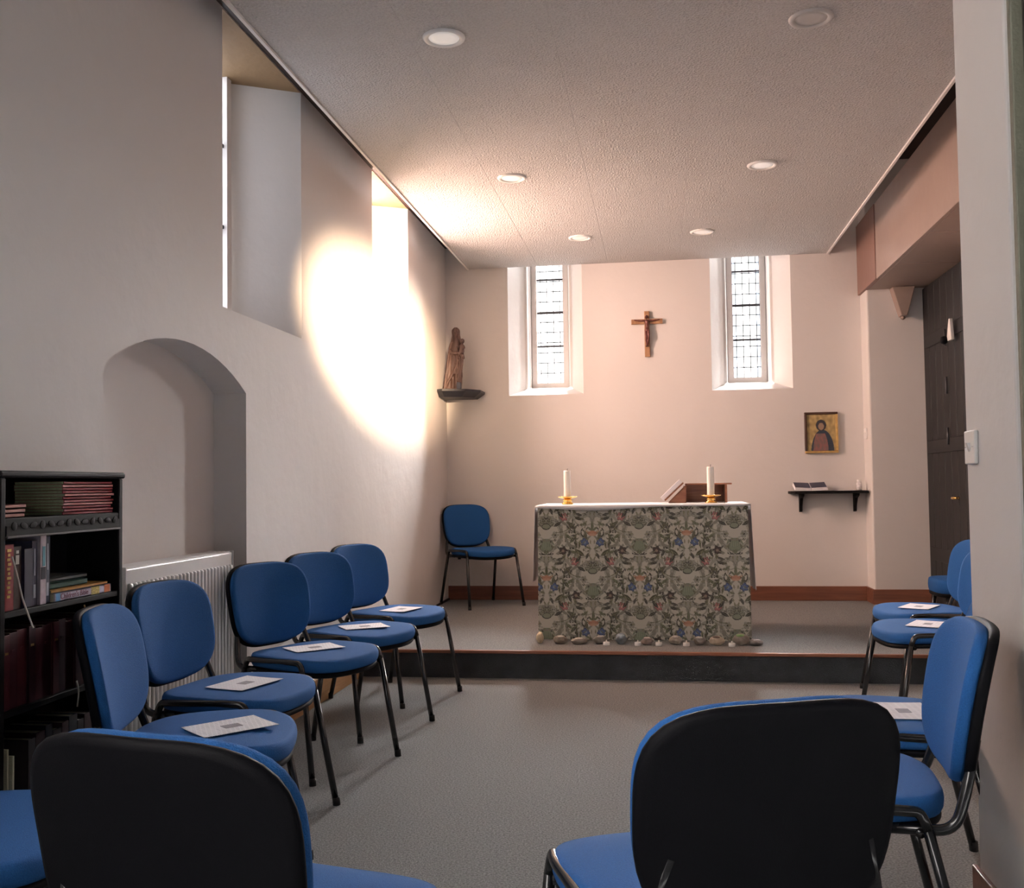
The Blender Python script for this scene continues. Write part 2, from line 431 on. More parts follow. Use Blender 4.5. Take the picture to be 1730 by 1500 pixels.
# dark oak door on the right wall
dr = struct(empty('door_1', (XR - .004, 7.35, ZP)))
for i in range(9):
    y0 = -.70 + i * .162
    box('plank', (-.035, y0, .01), (0, y0 + .158, 2.425), M_DOOR, dr, .006)
for z in (.35, 1.15, 1.95):
    box('ledge', (-.043, -.68, z), (-.035, .70, z + .10), M_DOOR, dr, .006)
box('door_post', (-.07, -.78, 0), (0, -.705, 2.43), M_DOOR, dr, .01)
M_IRON = mat('iron', lin(96, 96, 100), .35, metal=.8)
for z in (1.2, 1.56, 1.9):
    tube('bolt', [(-.05, .12, z), (-.05, .12, z + .12)], .008, M_IRON, dr)
hd = tube('lever_handle', bend([(-.03, -.05, .826), (-.085, -.05, .826), (-.085, -.17, .826)], .02), .009, M_BRASS, dr)
lathe('rose', [(.022, 0), (.022, .004), (.012, .01)], M_BRASS, hd, 14, (-.04, -.05, .821))

# near pier with the switch; stone on the side towards the photographer
bm = bmesh.new()
bm_box(bm, (.80, 2.41, 0), (3.2, 2.80, TOP), .010)
pn = struct(from_bm('wall_near_pier', bm, M_WALL))
box('skirting', (.786, 2.42, 0), (.80, 2.815, .114), M_SKIRT, pn, .003)
box('edge_strip', (.806, 2.385, 0), (.834, 2.409, TOP), M_OLIVE, pn, .003)
box('mortar_bed', (.834, 2.392, 0), (3.2, 2.409, TOP), M_MORTAR, pn)
z = 0; row = 0
while z < TOP - .05:
    h = random.uniform(.17, .27); x = .838
    while x < 1.9:
        w = random.uniform(.22, .42) * (.6 if row % 2 and x < .85 else 1)
        box('stone', (x, 2.352 + random.uniform(-.008, .008), z + .006), (x + w - .014, 2.395, min(z + h, TOP) - .006), M_STONE, pn, .012, 2)
        x += w
    z += h; row += 1
# roof over the chapel
bm = bmesh.new(); quad(bm, (-2.4, 2.0, TOP), (3.2, 2.0, TOP), (3.2, 9, TOP), (-2.4, 9, TOP))
struct(from_bm('ceiling_roof', bm, M_ROOF))
# added unseen slab, keeps rear light out of the space above the suspended ceiling
struct(box('light_block_upper', (XL, 2.40, ZC + .04), (XR, 2.45, TOP), M_WALL))
# suspended ceiling: boards with fine joints and a white edge bead
cp = struct(empty('ceiling', (-.103, 5.4, ZC)))
CX0, CX1, CY0, CY1 = -1.573, 1.367, 2.45, YB - .002
nx, ny = 5, 5
cw, ch = (CX1 - CX0) / nx, (CY1 - CY0) / ny
bm = bmesh.new(); bm_box(bm, (-cw / 2 + .0004, -ch / 2 + .0004, 0), (cw / 2 - .0004, ch / 2 - .0004, .012), .0006, 1)
me = bpy.data.meshes.new('ceiling_board'); bm.to_mesh(me); bm.free(); me.materials.append(M_CEIL)
for i in range(nx):
    for j in range(ny):
        o = bpy.data.objects.new('ceiling_board', me); COL.objects.link(o); o.parent = cp
        o.location = (CX0 + cw * (i + .5) + .103, CY0 + ch * (j + .5) - 5.4, random.uniform(0, .0005))
box('ceiling_backing', (CX0 + .103, CY0 - 5.4, .0135), (CX1 + .103, CY1 - 5.4, .035), M_CEIL, cp)
M_BEAD = mat('white_bead', lin(235, 232, 230), .5)
box('edge_bead', (CX0 + .103 - .016, CY0 - 5.4, -.010), (CX0 + .103, CY1 - 5.4, .035), M_BEAD, cp, .002)
box('edge_bead', (CX1 + .103, CY0 - 5.4, -.010), (CX1 + .103 + .016, CY1 - 5.4, .035), M_BEAD, cp, .002)

# ------------------------------------------------------------------ ceiling lamps
M_DIFF = mat('lamp_diffuser', lin(250, 246, 240), .4, emit=((1, .97, .93, 1), .32))
M_DIFFOFF = mat('lamp_diffuser_off', lin(206, 204, 202), .5)
LP = [(-.842, 3.978, 'recessed round ceiling light nearest the left wall, at the top of the picture', 1),
      (-.843, 5.899, 'lit round ceiling light in the left row, midway to the altar wall', 1),
      (-.556, 7.443, 'small-looking round ceiling light closest to the altar wall, above the left lancet', 1),
      (.623, 5.929, 'bright round ceiling light in the right row, nearer than its neighbour', 1),
      (.34, 7.446, 'dim round ceiling light closest to the altar wall, towards the right lancet', 1),
      (.629, 4.063, 'unlit grey round ceiling light at the top right of the ceiling', 0)]
for x, y, lab, on in LP:
    t = tag(empty('ceiling_light', (x, y, ZC)), lab, 'ceiling light', 'recessed lights in the chapel ceiling')
    m = M_WHITEP if on else M_DIFFOFF
    V, Fc = lathe_data([(.062, -.001), (.064, -.006), (.074, -.010), (.084, -.007), (.088, -.0005)], 40)
    Fc = Fc[:-2]
    from_py('trim_ring', V, Fc, m, t, True)
    lathe('diffuser', [(.0, -.0035), (.04, -.0035), (.063, -.003), (.063, -.0006)], M_DIFF if on else M_DIFFOFF, t, 40)

# ------------------------------------------------------------------ chairs
def chair_proto():
    root = empty('stacking_chair')
    # seat
    def wseat(x, y, z):
        z -= .10 * max(0, (y - .10)) ** 1.5 * 2.2      # waterfall front
        z += .35 * x * x * .5
        return (x, y, z + .425)
    V, Fc = pad_data(.238, .225, 2.9, .050, .010, warp=wseat, taper=.06)
    seat = from_py('seat', V, Fc, M_BLUE, root, True)
    V, Fc = pad_data(.232, .219, 2.9, .022, 0, warp=lambda x, y, z: (lambda q: (q[0], q[1], q[2] - .034))(wseat(x, y, z)), taper=.06)
    from_py('seat_shell', V, Fc, M_BLACK, root, True)
    lean = R(11)
    def wback(off):
        def f(x, y, z):
            # local pad: x across, y up, z out of the front
            d = z + off + .72 * x * x - .10 * (y / .17) ** 2 * .05
            yy = y
            return (x, -.285 + d * math.cos(lean) - yy * math.sin(lean), .63 + yy * math.cos(lean) + d * math.sin(lean))
        return f
    V, Fc = pad_data(.210, .172, 3.3, .030, .006, warp=wback(.010), taper=.035)
    from_py('backrest', V, Fc, M_BLUE, root, True)
    V, Fc = pad_data(.216, .178, 3.3, .024, 0, warp=wback(-.014), taper=.035)
    V = [Vector(v) for v in V]
    from_py('back_shell', V, Fc, M_BLACK, root, True)
    for s in (-1, 1):
        lg = tube('leg', [(s * .243, .235, .012), (s * .222, .165, .40)], .0115, M_TUBE, root)
        tube('foot_glide', [(s * .2436, .237, 0), (s * .2432, .2356, .028)], .0135, M_GLIDE, lg)
        lg = tube('leg', [(s * .243, -.255, .012), (s * .222, -.165, .40)], .0115, M_TUBE, root)
        tube('foot_glide', [(s * .2436, -.257, 0), (s * .2432, -.2552, .028)], .0135, M_GLIDE, lg)
        tube('side_rail', bend([(s * .222, .165, .40), (s * .219, .150, .442), (s * .232, .09, .446), (s * .232, -.12, .440), (s * .219, -.150, .436), (s * .222, -.165, .40)], .035), .0115, M_TUBE, root)
        tube('back_upright', bend([(s * .205, -.08, .396), (s * .205, -.220, .396), (s * .192, -.246, .475), (s * .160, -.272, .575)], .05, 6), .0115, M_TUBE, root)
        tube('cross_bolt', [(s * .205, .02, .385), (s * .226, .02, .385)], .009, M_BLACK, root, 8)
    tube('stretcher', [(-.222, .15, .392), (.222, .15, .392)], .010, M_TUBE, root)
    tube('stretcher', [(-.222, -.15, .392), (.222, -.15, .392)], .010, M_TUBE, root)
    return root
CH = [  # x, y, rz(deg), z, label
    (-1.24, 2.665, -76, 0, 'blue chair beside the bookcase, first of the left row, backrest seen edge-on'),
    (-1.42, 3.26, -98, 0, 'blue chair in front of the white radiator, second in the left row'),
    (-1.42, 4.00, -116, 0, 'blue chair against the left wall just past the radiator, third in the row'),
    (-1.42, 4.63, -117, 0, 'blue chair in the left row, second from the platform step'),
    (-1.42, 5.31, -115, 0, 'blue chair in the left row closest to the platform step'),
    (-1.425, 7.98, -141, ZP, 'lone blue chair standing on the platform in the corner under the statue'),
    (.051, 1.819, 22, 0, 'blue chair seen from behind, its black back shell lowest right of centre'),
    (-.613, 1.554, -12, 0, 'blue chair seen from behind, its black back shell in the bottom left'),
    (.385, 2.43, 85, 0, 'blue chair in front of the light-switch pier, backrest seen edge-on'),
    (.64, 3.02, 86, 0, 'blue chair with a printed sheet, right row, mostly behind the edge-on backrest'),
    (1.27, 4.08, 95, 0, 'blue chair of the right row almost wholly hidden behind the pier'),
    (1.19, 4.817, 98, 0, 'blue chair in the right row, nearer of the two in front of the step'),
    (1.33, 5.48, 100, 0, 'blue chair in the right row, right in front of the platform step'),
    (-1.37, 1.86, -88, 0, 'shadowed blue chair cut off by the bottom left corner of the picture'),
]
proto = chair_proto(); chairs = []
for i, (x, y, a, z, lab) in enumerate(CH):
    c = proto if i == 0 else copy_tree(proto)
    c.location = (x, y, z); c.rotation_euler = (0, 0, R(a))
    tag(c, lab, 'chair', 'blue upholstered stacking chairs'); chairs.append(c)

# ------------------------------------------------------------------ printed sheets on the seats
def sheet_material():
    m = bpy.data.materials.new('printed_sheet'); m.use_nodes = True; nt = m.node_tree; b = nt.nodes['Principled BSDF']
    tc = nt.nodes.new('ShaderNodeTexCoord'); mp = nt.nodes.new('ShaderNodeMapping'); mp.inputs['Scale'].default_value = (60, 120, 1)
    br = nt.nodes.new('ShaderNodeTexBrick'); br.inputs['Scale'].default_value = 1; br.inputs['Mortar Size'].default_value = .22
    br.inputs['Brick Width'].default_value = 2.2; br.inputs['Row Height'].default_value = .8
    br.inputs['Color1'].default_value = lin(206, 205, 212); br.inputs['Color2'].default_value = lin(230, 229, 234); br.inputs['Mortar'].default_value = lin(247, 246, 250)
    nt.links.new(tc.outputs['Object'], mp.inputs['Vector']); nt.links.new(mp.outputs['Vector'], br.inputs['Vector'])
    nt.links.new(br.outputs['Color'], b.inputs['Base Color']); b.inputs['Roughness'].default_value = .8
    return m
M_SHEET = sheet_material()
def sheet(ci, dx, dy, a, w, h, lab):
    c = chairs[ci]
    n = 6; V = []; Fc = []
    for t in (0, 1):
        for i in range(n + 1):
            for j in range(n + 1):
                u, v = (i / n - .5) * w, (j / n - .5) * h
                V.append((u, v, .0012 * t + .35 * u * u * .5))
    N = (n + 1) ** 2
    for i in range(n):
        for j in range(n):
            k = i * (n + 1) + j; q = (k, k + n + 1, k + n + 2, k + 1)
            Fc.append(tuple(N + x for x in q)); Fc.append(q[::-1])
    rim = [i * (n + 1) for i in range(n + 1)] + [n * (n + 1) + j for j in range(1, n + 1)] + [i * (n + 1) + n for i in range(n - 1, -1, -1)] + [j for j in range(n - 1, 0, -1)]
    for i in range(len(rim)):
        p, q = rim[i], rim[(i + 1) % len(rim)]; Fc.append((p, q, N + q, N + p))
    o = from_py('leaflet', V, Fc, M_SHEET)
    ang = c.rotation_euler.z
    o.location = (c.location.x + math.cos(ang) * dx - math.sin(ang) * dy, c.location.y + math.sin(ang) * dx + math.cos(ang) * dy, c.location.z + .463)
    o.rotation_euler = (0, 0, ang + R(a))
    bm = bmesh.new(); bm_box(bm, (-w * .12, -h * .1, .0014), (w * .12, h * .14, .0019)); ol = from_bm('printed_picture', bm, mat('print_grey', lin(150, 148, 156), .8), o)
    tag(o, lab, 'leaflet', 'printed sheets laid on the chairs')
sheet(0, .01, .05, 35, .155, .215, 'printed white sheet turned diamond-wise on the chair beside the bookcase')
sheet(1, .0, .02, 82, .155, .215, 'printed white sheet on the chair in front of the radiator')
sheet(2, .0, .0, 70, .15, .21, 'white sheet on the third chair of the left row, just past the radiator')
sheet(3, .0, .03, 60, .15, .21, 'white sheet on the left-row chair second from the platform step')
sheet(4, .02, .05, 100, .15, .21, 'white sheet on the left-row chair closest to the platform step')
sheet(9, .0, -.03, 95, .15, .21, 'printed white sheet between the foreground black chair back and the edge-on backrest')
sheet(11, .0, .0, 55, .15, .21, 'white sheet on the nearer right-row chair in front of the step')
sheet(12, .0, .02, 50, .15, .21, 'white sheet on the right-row chair right in front of the step')

# low padded stool behind the far right chairs
st = tag(empty('low_stool', (1.84, 6.5, ZP)), 'dark blue padded low seat half hidden behind the far right chair backs', 'stool')
V, Fc = pad_data(.21, .20, 3.5, .085, .008, warp=lambda x, y, z: (x, y, z + .31)); from_py('seat', V, Fc, M_BLUE, st, True)
V, Fc = pad_data(.205, .195, 3.5, .03, 0, warp=lambda x, y, z: (x, y, z + .262)); from_py('seat_shell', V, Fc, M_BLACK, st, True)
for sx in (-1, 1):
    for sy in (-1, 1): tube('leg', [(sx * .19, sy * .18, 0), (sx * .15, sy * .14, .26)], .012, M_TUBE, st)

# ------------------------------------------------------------------ altar
AX0, AX1, AY0, AY1, AZ = -.757, .521, 6.235, 6.84, .985
al = tag(empty('altar', ((AX0 + AX1) / 2, (AY0 + AY1) / 2, ZP)), 'altar table standing behind the floral cloth on the platform', 'altar')
hw, hd = (AX1 - AX0) / 2, (AY1 - AY0) / 2
M_ALT = wood('altar_wood', lin(96, 64, 48), lin(140, 98, 74), 5, .5, 'Z')
box('table_top', (-hw + .006, -hd + .012, AZ - ZP - .05), (hw - .006, hd - .012, AZ - ZP - .004), M_ALT, al, .004)
for sx in (-1, 1):
    for sy in (-1, 1):
        box('leg', (sx * (hw - .05) - .035, sy * (hd - .07) - .035, 0), (sx * (hw - .05) + .035, sy * (hd - .07) + .035, AZ - ZP - .05), M_ALT, al, .004)
box('front_panel', (-hw + .09, -hd + .03, .03), (hw - .09, -hd + .055, AZ - ZP - .05), M_ALT, al)

def floral(px, py):
    """woven floral repeat; px,py arrays in pattern units (680 x 640 half-drop)"""
    img = np.empty(px.shape + (3,)); img[:] = lin(200, 196, 184)[:3]
    rng = np.random.RandomState(3)
    def loc(mx, my, sub):
        cx, cy = ((830, 625), (490, 945))[sub]
        a = (px - cx - mx + 340) % 680 - 340; b = (py - cy - my + 320) % 640 - 320
        return a, b
    def put(mask, col, al=1.0):
        img[mask] = img[mask] * (1 - al) + np.array(lin(*col)[:3]) * al
    def each(mx, my):
        for sub in (0, 1):
            for s in ((1,) if mx == 0 else (1, -1)):
                a, b = loc(s * mx, my, sub); yield a * s, b
    def ring(mx, my, rx, ry, w, col, t0=-PI, t1=PI):
        for a, b in each(mx, my):
            r = np.sqrt((a / rx) ** 2 + (b / ry) ** 2); t = np.arctan2(b, a)
            put((abs(r - 1) * min(rx, ry) < w) & (t >= t0) & (t <= t1), col)
    def disc(mx, my, rx, ry, col, rot=0, alpha=1.0):
        c, s = math.cos(rot), math.sin(rot)
        for a, b in each(mx, my):
            u, v = a * c + b * s, -a * s + b * c
            put((u / rx) ** 2 + (v / ry) ** 2 < 1, col, alpha)
    def leaf(mx, my, L, w, rot, col):
        c, s = math.cos(rot), math.sin(rot)
        for a, b in each(mx, my):
            u, v = a * c + b * s, -a * s + b * c
            k = np.clip(1 - (u / L) ** 2, 0, 1); put((abs(v) < w * k) & (abs(u) < L), col)
            put((abs(v) < 1.6) & (abs(u) < L * .8), tuple(min(255, x + 50) for x in col))
    def flower(mx, my, r, n, col, dark, mid, ph=0):
        for a, b in each(mx, my):
            rr = np.hypot(a, b); t = np.arctan2(b, a) + ph
            e = r * (.88 + .13 * np.cos(n * t))
            put(rr < e, dark); put(rr < e - 4.5, col); put((rr < e - 6) & (np.cos(2 * n * t) > .75), dark, .5); put(rr < r * .30, mid)
    grey, grey2, dk, grn = (138, 137, 126), (160, 158, 146), (62, 61, 54), (92, 96, 74)
    # pale scrolls
    ring(0, -70, 114, 120, 12, grey); ring(0, -70, 96, 102, 3, grey2)
    ring(150, 120, 90, 70, 9, grey, -2.6, 1.0); ring(205, -70, 62, 96, 9, grey, 1.3, PI); ring(120, 190, 64, 70, 9, grey2, -PI, .4); ring(190, 20, 100, 110, 8, grey2, -2.2, .2); ring(80, 60, 60, 60, 8, grey, -1, 1.6)
    ring(60, 150, 70, 40, 4, grey2); ring(250, 40, 70, 60, 5, grey2, -1, 2.4); ring(300, -120, 46, 80, 4, grey, -2, 2)
    for k in range(7): disc(30 + 22 * k, 118 + 7 * math.sin(k), 9, 13, grey2, .5 * k)
    for k in range(16):
        t = k / 16 * 2 * PI; disc(abs(122 * math.cos(t)), -70 + 128 * math.sin(t), 13, 8, grey2, t)
    # rosettes beside the lotus
    flower(66, -62, 26, 6, grey2, grey, dk); disc(42, -14, 22, 10, (206, 200, 184), .5); disc(92, -16, 12, 18, grey, .6)
    # lotus above vase
    for k in range(-3, 4):
        t = k * .42; disc(abs(34 * math.sin(t)) if k else 0, -132 - 26 * math.cos(t), 10, 26, dk, (t if k >= 0 else -t))
        disc(abs(34 * math.sin(t)) if k else 0, -132 - 25 * math.cos(t), 7, 22, (150, 150, 134), (t if k >= 0 else -t))
    disc(0, -122, 34, 22, dk); disc(0, -124, 29, 17, (140, 146, 128))
    # ribbed vase
    disc(0, 10, 58, 46, (118, 126, 108)); disc(0, 10, 53, 41, (144, 152, 132))
    for a, b in each(0, 10): put(((a / 53) ** 2 + (b / 41) ** 2 < 1) & (np.abs(((a / np.sqrt(np.clip(1 - (b / 41) ** 2, .05, 1))) + 500) % 14 - 7) < 2.2), (116, 124, 106))
    for a, b in each(0, -22): put((abs(b) < 6) & (abs(a) < 50), grey)
    for q in (14, 34): ring(q, 70, 15, 9, 3, dk, -.2, PI)
    disc(0, 62, 16, 12, (120, 124, 104)); disc(0, 105, 40, 20, grey2)
    # crown flower with spike
    leaf(0, 196, 36, 9, PI / 2, grn); leaf(20, 214, 24, 7, -.8, grn)
    disc(0, 240, 20, 14, (192, 146, 122)); disc(24, 246, 16, 12, (184, 136, 114), -.5); disc(12, 258, 14, 9, (200, 160, 136)); disc(40, 236, 8, 14, dk, .5); disc(40, 234, 5, 11, (196, 170, 140), .5)
    ring(60, 240, 22, 30, 4, dk, -1.3, 1.6)
    # blue flowers
    flower(57, 310, 33, 6, (96, 112, 148), (44, 52, 80), (140, 154, 176), .3)
    # dark flower, pink flowers, fan
    flower(124, 52, 34, 5, (84, 74, 70), (42, 36, 34), (150, 130, 118)); flower(132, -192, 33, 6, (186, 128, 128), (112, 82, 78), (214, 176, 160), .2)
    for q in (178, 196): disc(q, 34, 8, 8, dk)
    for k in range(-2, 3): leaf(150 + 13 * k, 205 - 8 * (2 - abs(k)), 26, 6, PI / 2 + .3 * k, dk)
    for k in range(3): disc(132 + 18 * k, 236, 7, 11, dk)
    # leaves and stems
    for (mx, my, L, w, r) in ((140, 284, 44, 13, .9), (95, -255, 44, 15, -.6), (175, 270, 34, 9, -.7), (215, -10, 40, 12, 1.2), (170, -250, 34, 10, 1.1), (235, 110, 36, 12, -.9), (95, 330, 30, 8, 1.4),
                               (255, 180, 36, 11, .5), (290, -60, 34, 10, 1.3), (60, 178, 26, 8, .6), (205, 60, 28, 8, .2), (180, -140, 36, 10, .5), (100, 110, 30, 8, -.3), (300, 90, 26, 9, -1.2), (240, -180, 36, 11, .2), (310, 30, 24, 7, .4)):
        leaf(mx, my, L, w, r, (dk, grn, (84, 84, 66))[int(mx + abs(my)) % 3])
    ring(150, -10, 70, 200, 2.5, (104, 104, 84), -1.2, 1.2); ring(260, 150, 120, 90, 2.5, (104, 104, 84), 1.4, PI)
    for k in range(110):
        mx, my = rng.uniform(8, 335), rng.uniform(-315, 315)
        leaf(mx, my, rng.uniform(9, 19), rng.uniform(3, 6), rng.uniform(0, PI), ((84, 82, 66), grey, (110, 108, 84), dk)[k % 4])
    return img
def frontal():
    nu, nv = 430, 278
    u = np.linspace(0, 1, nu + 1); v = np.linspace(0, 1, nv + 1); U, Vv = np.meshgrid(u, v, indexing='ij')
    col = floral(88 + U * 1522, 360 + Vv * 950)
    x = AX0 + (AX1 - AX0) * U + (U - .5) * .012 * Vv
    z = AZ - .006 - (AZ - ZP - .009) * Vv
    y = AY0 - .008 - .010 * Vv + .004 * Vv * np.sin(U * 19 + 1) + .003 * np.sin(U * 47) * Vv ** 2
    verts = np.stack([x, y, z], -1).reshape(-1, 3)
    i, j = np.meshgrid(np.arange(nu), np.arange(nv), indexing='ij'); k = i * (nv + 1) + j
    q = np.stack([k, k + 1, k + nv + 2, k + nv + 1], -1).reshape(-1, 4)
    me = bpy.data.meshes.new('altar_frontal')
    me.vertices.add(len(verts)); me.vertices.foreach_set('co', verts.ravel())
    me.loops.add(q.size); me.loops.foreach_set('vertex_index', q.ravel().astype(np.int32))
    me.polygons.add(len(q)); me.polygons.foreach_set('loop_start', np.arange(0, q.size, 4, dtype=np.int32)); me.polygons.foreach_set('loop_total', np.full(len(q), 4, dtype=np.int32))
    me.update(calc_edges=True)
    at = me.color_attributes.new('print', 'FLOAT_COLOR', 'POINT')
    rgba = np.concatenate([col.reshape(-1, 3), np.ones((len(verts), 1))], 1); at.data.foreach_set('color', rgba.ravel().astype(np.float32))
    o = new_obj('altar_frontal', me, vcol('woven_floral'), None, True)
    md = o.modifiers.new('cloth_thickness', 'SOLIDIFY'); md.thickness = .002; md.offset = -1
    return tag(o, 'floral woven cloth with blue and pink flowers hanging down the altar front', 'altar cloth')
frontal()
# white altar cloth: top, uneven front lip, side drops
bm = bmesh.new()
nx_ = 48
def lip(t): return .012 + .020 * math.exp(-((t - .28) / .2) ** 2)
tz = AZ + .002
rowsv = []
for i in range(nx_ + 1):
    t = i / nx_; x = AX0 - .012 + (AX1 - AX0 + .024) * t
    rowsv.append([bm.verts.new(p) for p in ((x, AY0 - .022, tz - lip(t)), (x, AY0 - .021, tz - .003), (x, AY0 - .016, tz), (x, AY1 + .006, tz), (x, AY1 + .010, tz - .12))])
for i in range(nx_):
    for k in range(4): bm.faces.new((rowsv[i][k], rowsv[i + 1][k], rowsv[i + 1][k + 1], rowsv[i][k + 1]))
for s, X, drop in ((-1, AX0 - .012, .47), (1, AX1 + .012, .52)):
    prev = None
    for j in range(13):
        y = AY0 - .016 + (AY1 - AY0 + .022) * j / 12
        colv = [bm.verts.new((X + s * (.004 + .018 * (k / 8) + .008 * math.sin(j * 1.9) * (k / 8)), y, tz - .001 - drop * k / 8)) for k in range(9)]
        if prev:
            for k in range(8): bm.faces.new((prev[k], colv[k], colv[k + 1], prev[k + 1]))
        prev = colv
ac = from_bm('altar_linen', bm, M_CLOTH, None, True)
md = ac.modifiers.new('cloth_thickness', 'SOLIDIFY'); md.thickness = .002; md.offset = 1
tag(ac, 'white linen cloth spread over the altar top and hanging at its ends', 'altar cloth')
AT = AZ + .0045

def candle(x, y, h, lab1, lab2, g):
    t = tag(empty('candlestick', (x, y, AT)), lab1, 'candlestick', 'brass altar candlesticks')
    lathe('base', [(.036, 0), (.038, .004), (.034, .010), (.024, .016), (.030, .022), (.027, .030), (.018, .035)], M_BRASS, t, 28)
    lathe('drip_pan', [(.014, .034), (.030, .037), (.058, .044), (.066, .050), (.064, .051), (.05, .047), (.027, .044)], M_BRASS, t, 32)
    c = tag(empty('candle', (x, y, AT + .0445)), lab2, 'candle', 'white altar candles')
    lathe('wax', [(.0225, 0), (.0228, .004), (.0225, h - .006), (.021, h), (.012, h - .003), (.003, h - .005)], M_WAX, c, 28)
    tube('wick', [(0, 0, h - .006), (.001, 0, h + .008), (.004, 0, h + .014)], .0016, M_WICK, c, 6)
candle(-.592, 6.47, .172, 'brass candlestick on the left end of the altar', 'thick white candle on the left end of the altar', 0)
candle(.313, 6.43, .182, 'brass candlestick in front of the wooden bookstand', 'thick white candle in front of the wooden bookstand', 0)

# bookstand with open pages
bs = tag(empty('bookstand', (.235, 6.64, AT)), 'reddish wooden bookstand with sloping top at the right of the altar', 'bookstand')
sl = [(-.185, .0), (-.055, .118)]
box('front_panel', (-.085, -.095, 0), (-.072, .10, .108), M_BOXW, bs, .002)
prism('side_panel', [(-.185, 0), (-.072, 0), (-.072, .112)], 'y', -.10, -.088, M_BOXW, bs, .001)
prism('side_panel', [(-.185, 0), (-.072, 0), (-.072, .112)], 'y', .088, .10, M_BOXW, bs, .001)
box('top_board', (-.075, -.11, .114), (.215, .12, .124), M_BOXW, bs, .002)
box('end_panel', (.172, -.10, 0), (.186, .10, .114), M_BOXW, bs, .002)
box('back_panel', (-.072, .085, 0), (.172, .097, .114), M_BOXW, bs, .002)
d = Vector((.125, 0, .118)).normalized(); nrm = Vector((-d.z, 0, d.x))
def slab(name, u0, u1, h0, h1, y0, y1, m, par):
    o = Vector((-.212, 0, .004)); pts = [o + d * u0 + nrm * h0, o + d * u1 + nrm * h0, o + d * u1 + nrm * h1, o + d * u0 + nrm * h1]
    return prism(name, [(p.x, p.z) for p in pts], 'y', y0, y1, m, par)
slab('sloping_board', .012, .175, .001, .010, -.12, .12, M_BOXW, bs)
bkx = tag(empty('open_book', (.235, 6.64, AT)), 'open white pages lying on the slope of the bookstand', 'book')
slab('page_block', .004, .172, .0115, .038, -.115, -.002, M_PAPERW, bkx)
slab('page_block', .004, .172, .0115, .036, .002, .115, M_PAPERW, bkx)

# ------------------------------------------------------------------ stones and tealights along the altar foot
def stone(x, y, rx, ry, rz, colr, seed, lab, seam=None):
    bm = bmesh.new(); bmesh.ops.create_icosphere(bm, subdivisions=4, radius=1)
    for v in bm.verts:
        n = noise.noise(v.co * 1.3 + Vector((seed * 7.1, 3.3, seed))) * .22 + noise.noise(v.co * 3 + Vector((seed, seed, 0))) * .05
        c = v.co * (1 + n); v.co = Vector((c.x * rx, c.y * ry, c.z * rz))
    zmin = min(v.co.z for v in bm.verts)
    cut = zmin * .86
    for v in bm.verts: v.co.z = max(v.co.z, cut) - cut
    t = tag(empty('pebble', (x, y, ZP + .001), random.uniform(-.4, .4)), lab, 'stone', 'pebbles laid along the altar foot')
    m = mat('pebble_%d' % seed, lin(*[min(255, int(q * 1.25)) for q in colr]), .45, var=(38, .3), bump=(60, .25, 3))
    from_bm('body', bm, m, t, True)
    if seam:
        bm = bmesh.new(); bmesh.ops.create_icosphere(bm, subdivisions=3, radius=1)
        for v in bm.verts: v.co = Vector((v.co.x * rx * .55, -ry * .35 + v.co.y * ry * .5, rz * 1.62 + v.co.z * rz * .28))
        from_bm('painted_patch', bm, mat('patch_%d' % seed, lin(*seam), .5, var=(90, .3)), t, True)
SY = 6.085
STN = [(-.737, .022, .024, .034, (176, 164, 140), 'small upright pale pebble at the left end of the row', None),
       (-.612, .042, .028, .026, (112, 104, 94), 'brown-grey pebble, second from the left of the row', (206, 200, 190)),
       (-.502, .048, .028, .020, (128, 122, 114), 'flat wide pebble with a pale ring, third from the left', (216, 212, 206)),
       (-.373, .044, .028, .026, (104, 100, 94), 'dark pebble behind the leftmost tealight', (196, 192, 186)),
       (-.25, .036, .030, .031, (96, 104, 110), 'bluish-grey speckled round pebble left of the altar middle', (160, 174, 182)),
       (-.093, .036, .026, .024, (116, 104, 96), 'small brown pebble between the second and third tealights', (206, 196, 190)),
       (.071, .037, .027, .027, (132, 124, 114), 'pale mottled pebble just left of the fourth tealight', (208, 202, 196)),
       (.212, .036, .027, .026, (104, 98, 92), 'black and white pebble just right of the fourth tealight', (220, 216, 210)),
       (.311, .044, .030, .029, (150, 138, 122), 'tan oval pebble just left of the rightmost tealight', (98, 84, 74)),
       (.452, .050, .032, .034, (104, 96, 88), 'largest pebble with a green painted top, near the right end', (132, 164, 108)),
       (.539, .040, .026, .019, (122, 116, 112), 'low flat pebble at the right end of the row', (216, 212, 210))]
for i, (x, rx, ry, rz, c, lab, seam) in enumerate(STN):
    stone(x, SY - .01 * (i % 3), rx, ry, rz, c, i + 1, lab, seam)
TL = [(-.334, 'leftmost white tealight of the row at the altar foot'), (-.149, 'second white tealight from the left at the altar foot'),
      (-.026, 'third white tealight from the left at the altar foot'), (.134, 'fourth white tealight from the left at the altar foot'), (.395, 'rightmost white tealight of the row at the altar foot')]
for x, lab in TL:
    t = tag(empty('tealight', (x, 6.025, ZP + .001)), lab, 'candle', 'tealights along the altar foot')
    lathe('cup', [(.019, 0), (.0195, .002), (.0195, .019), (.018, .0195), (.017, .0165)], M_WHITEP, t, 20)
    lathe('flame_tip', [(.004, .0165), (.005, .022), (.003, .030), (.001, .034)], M_WAX, t, 10)

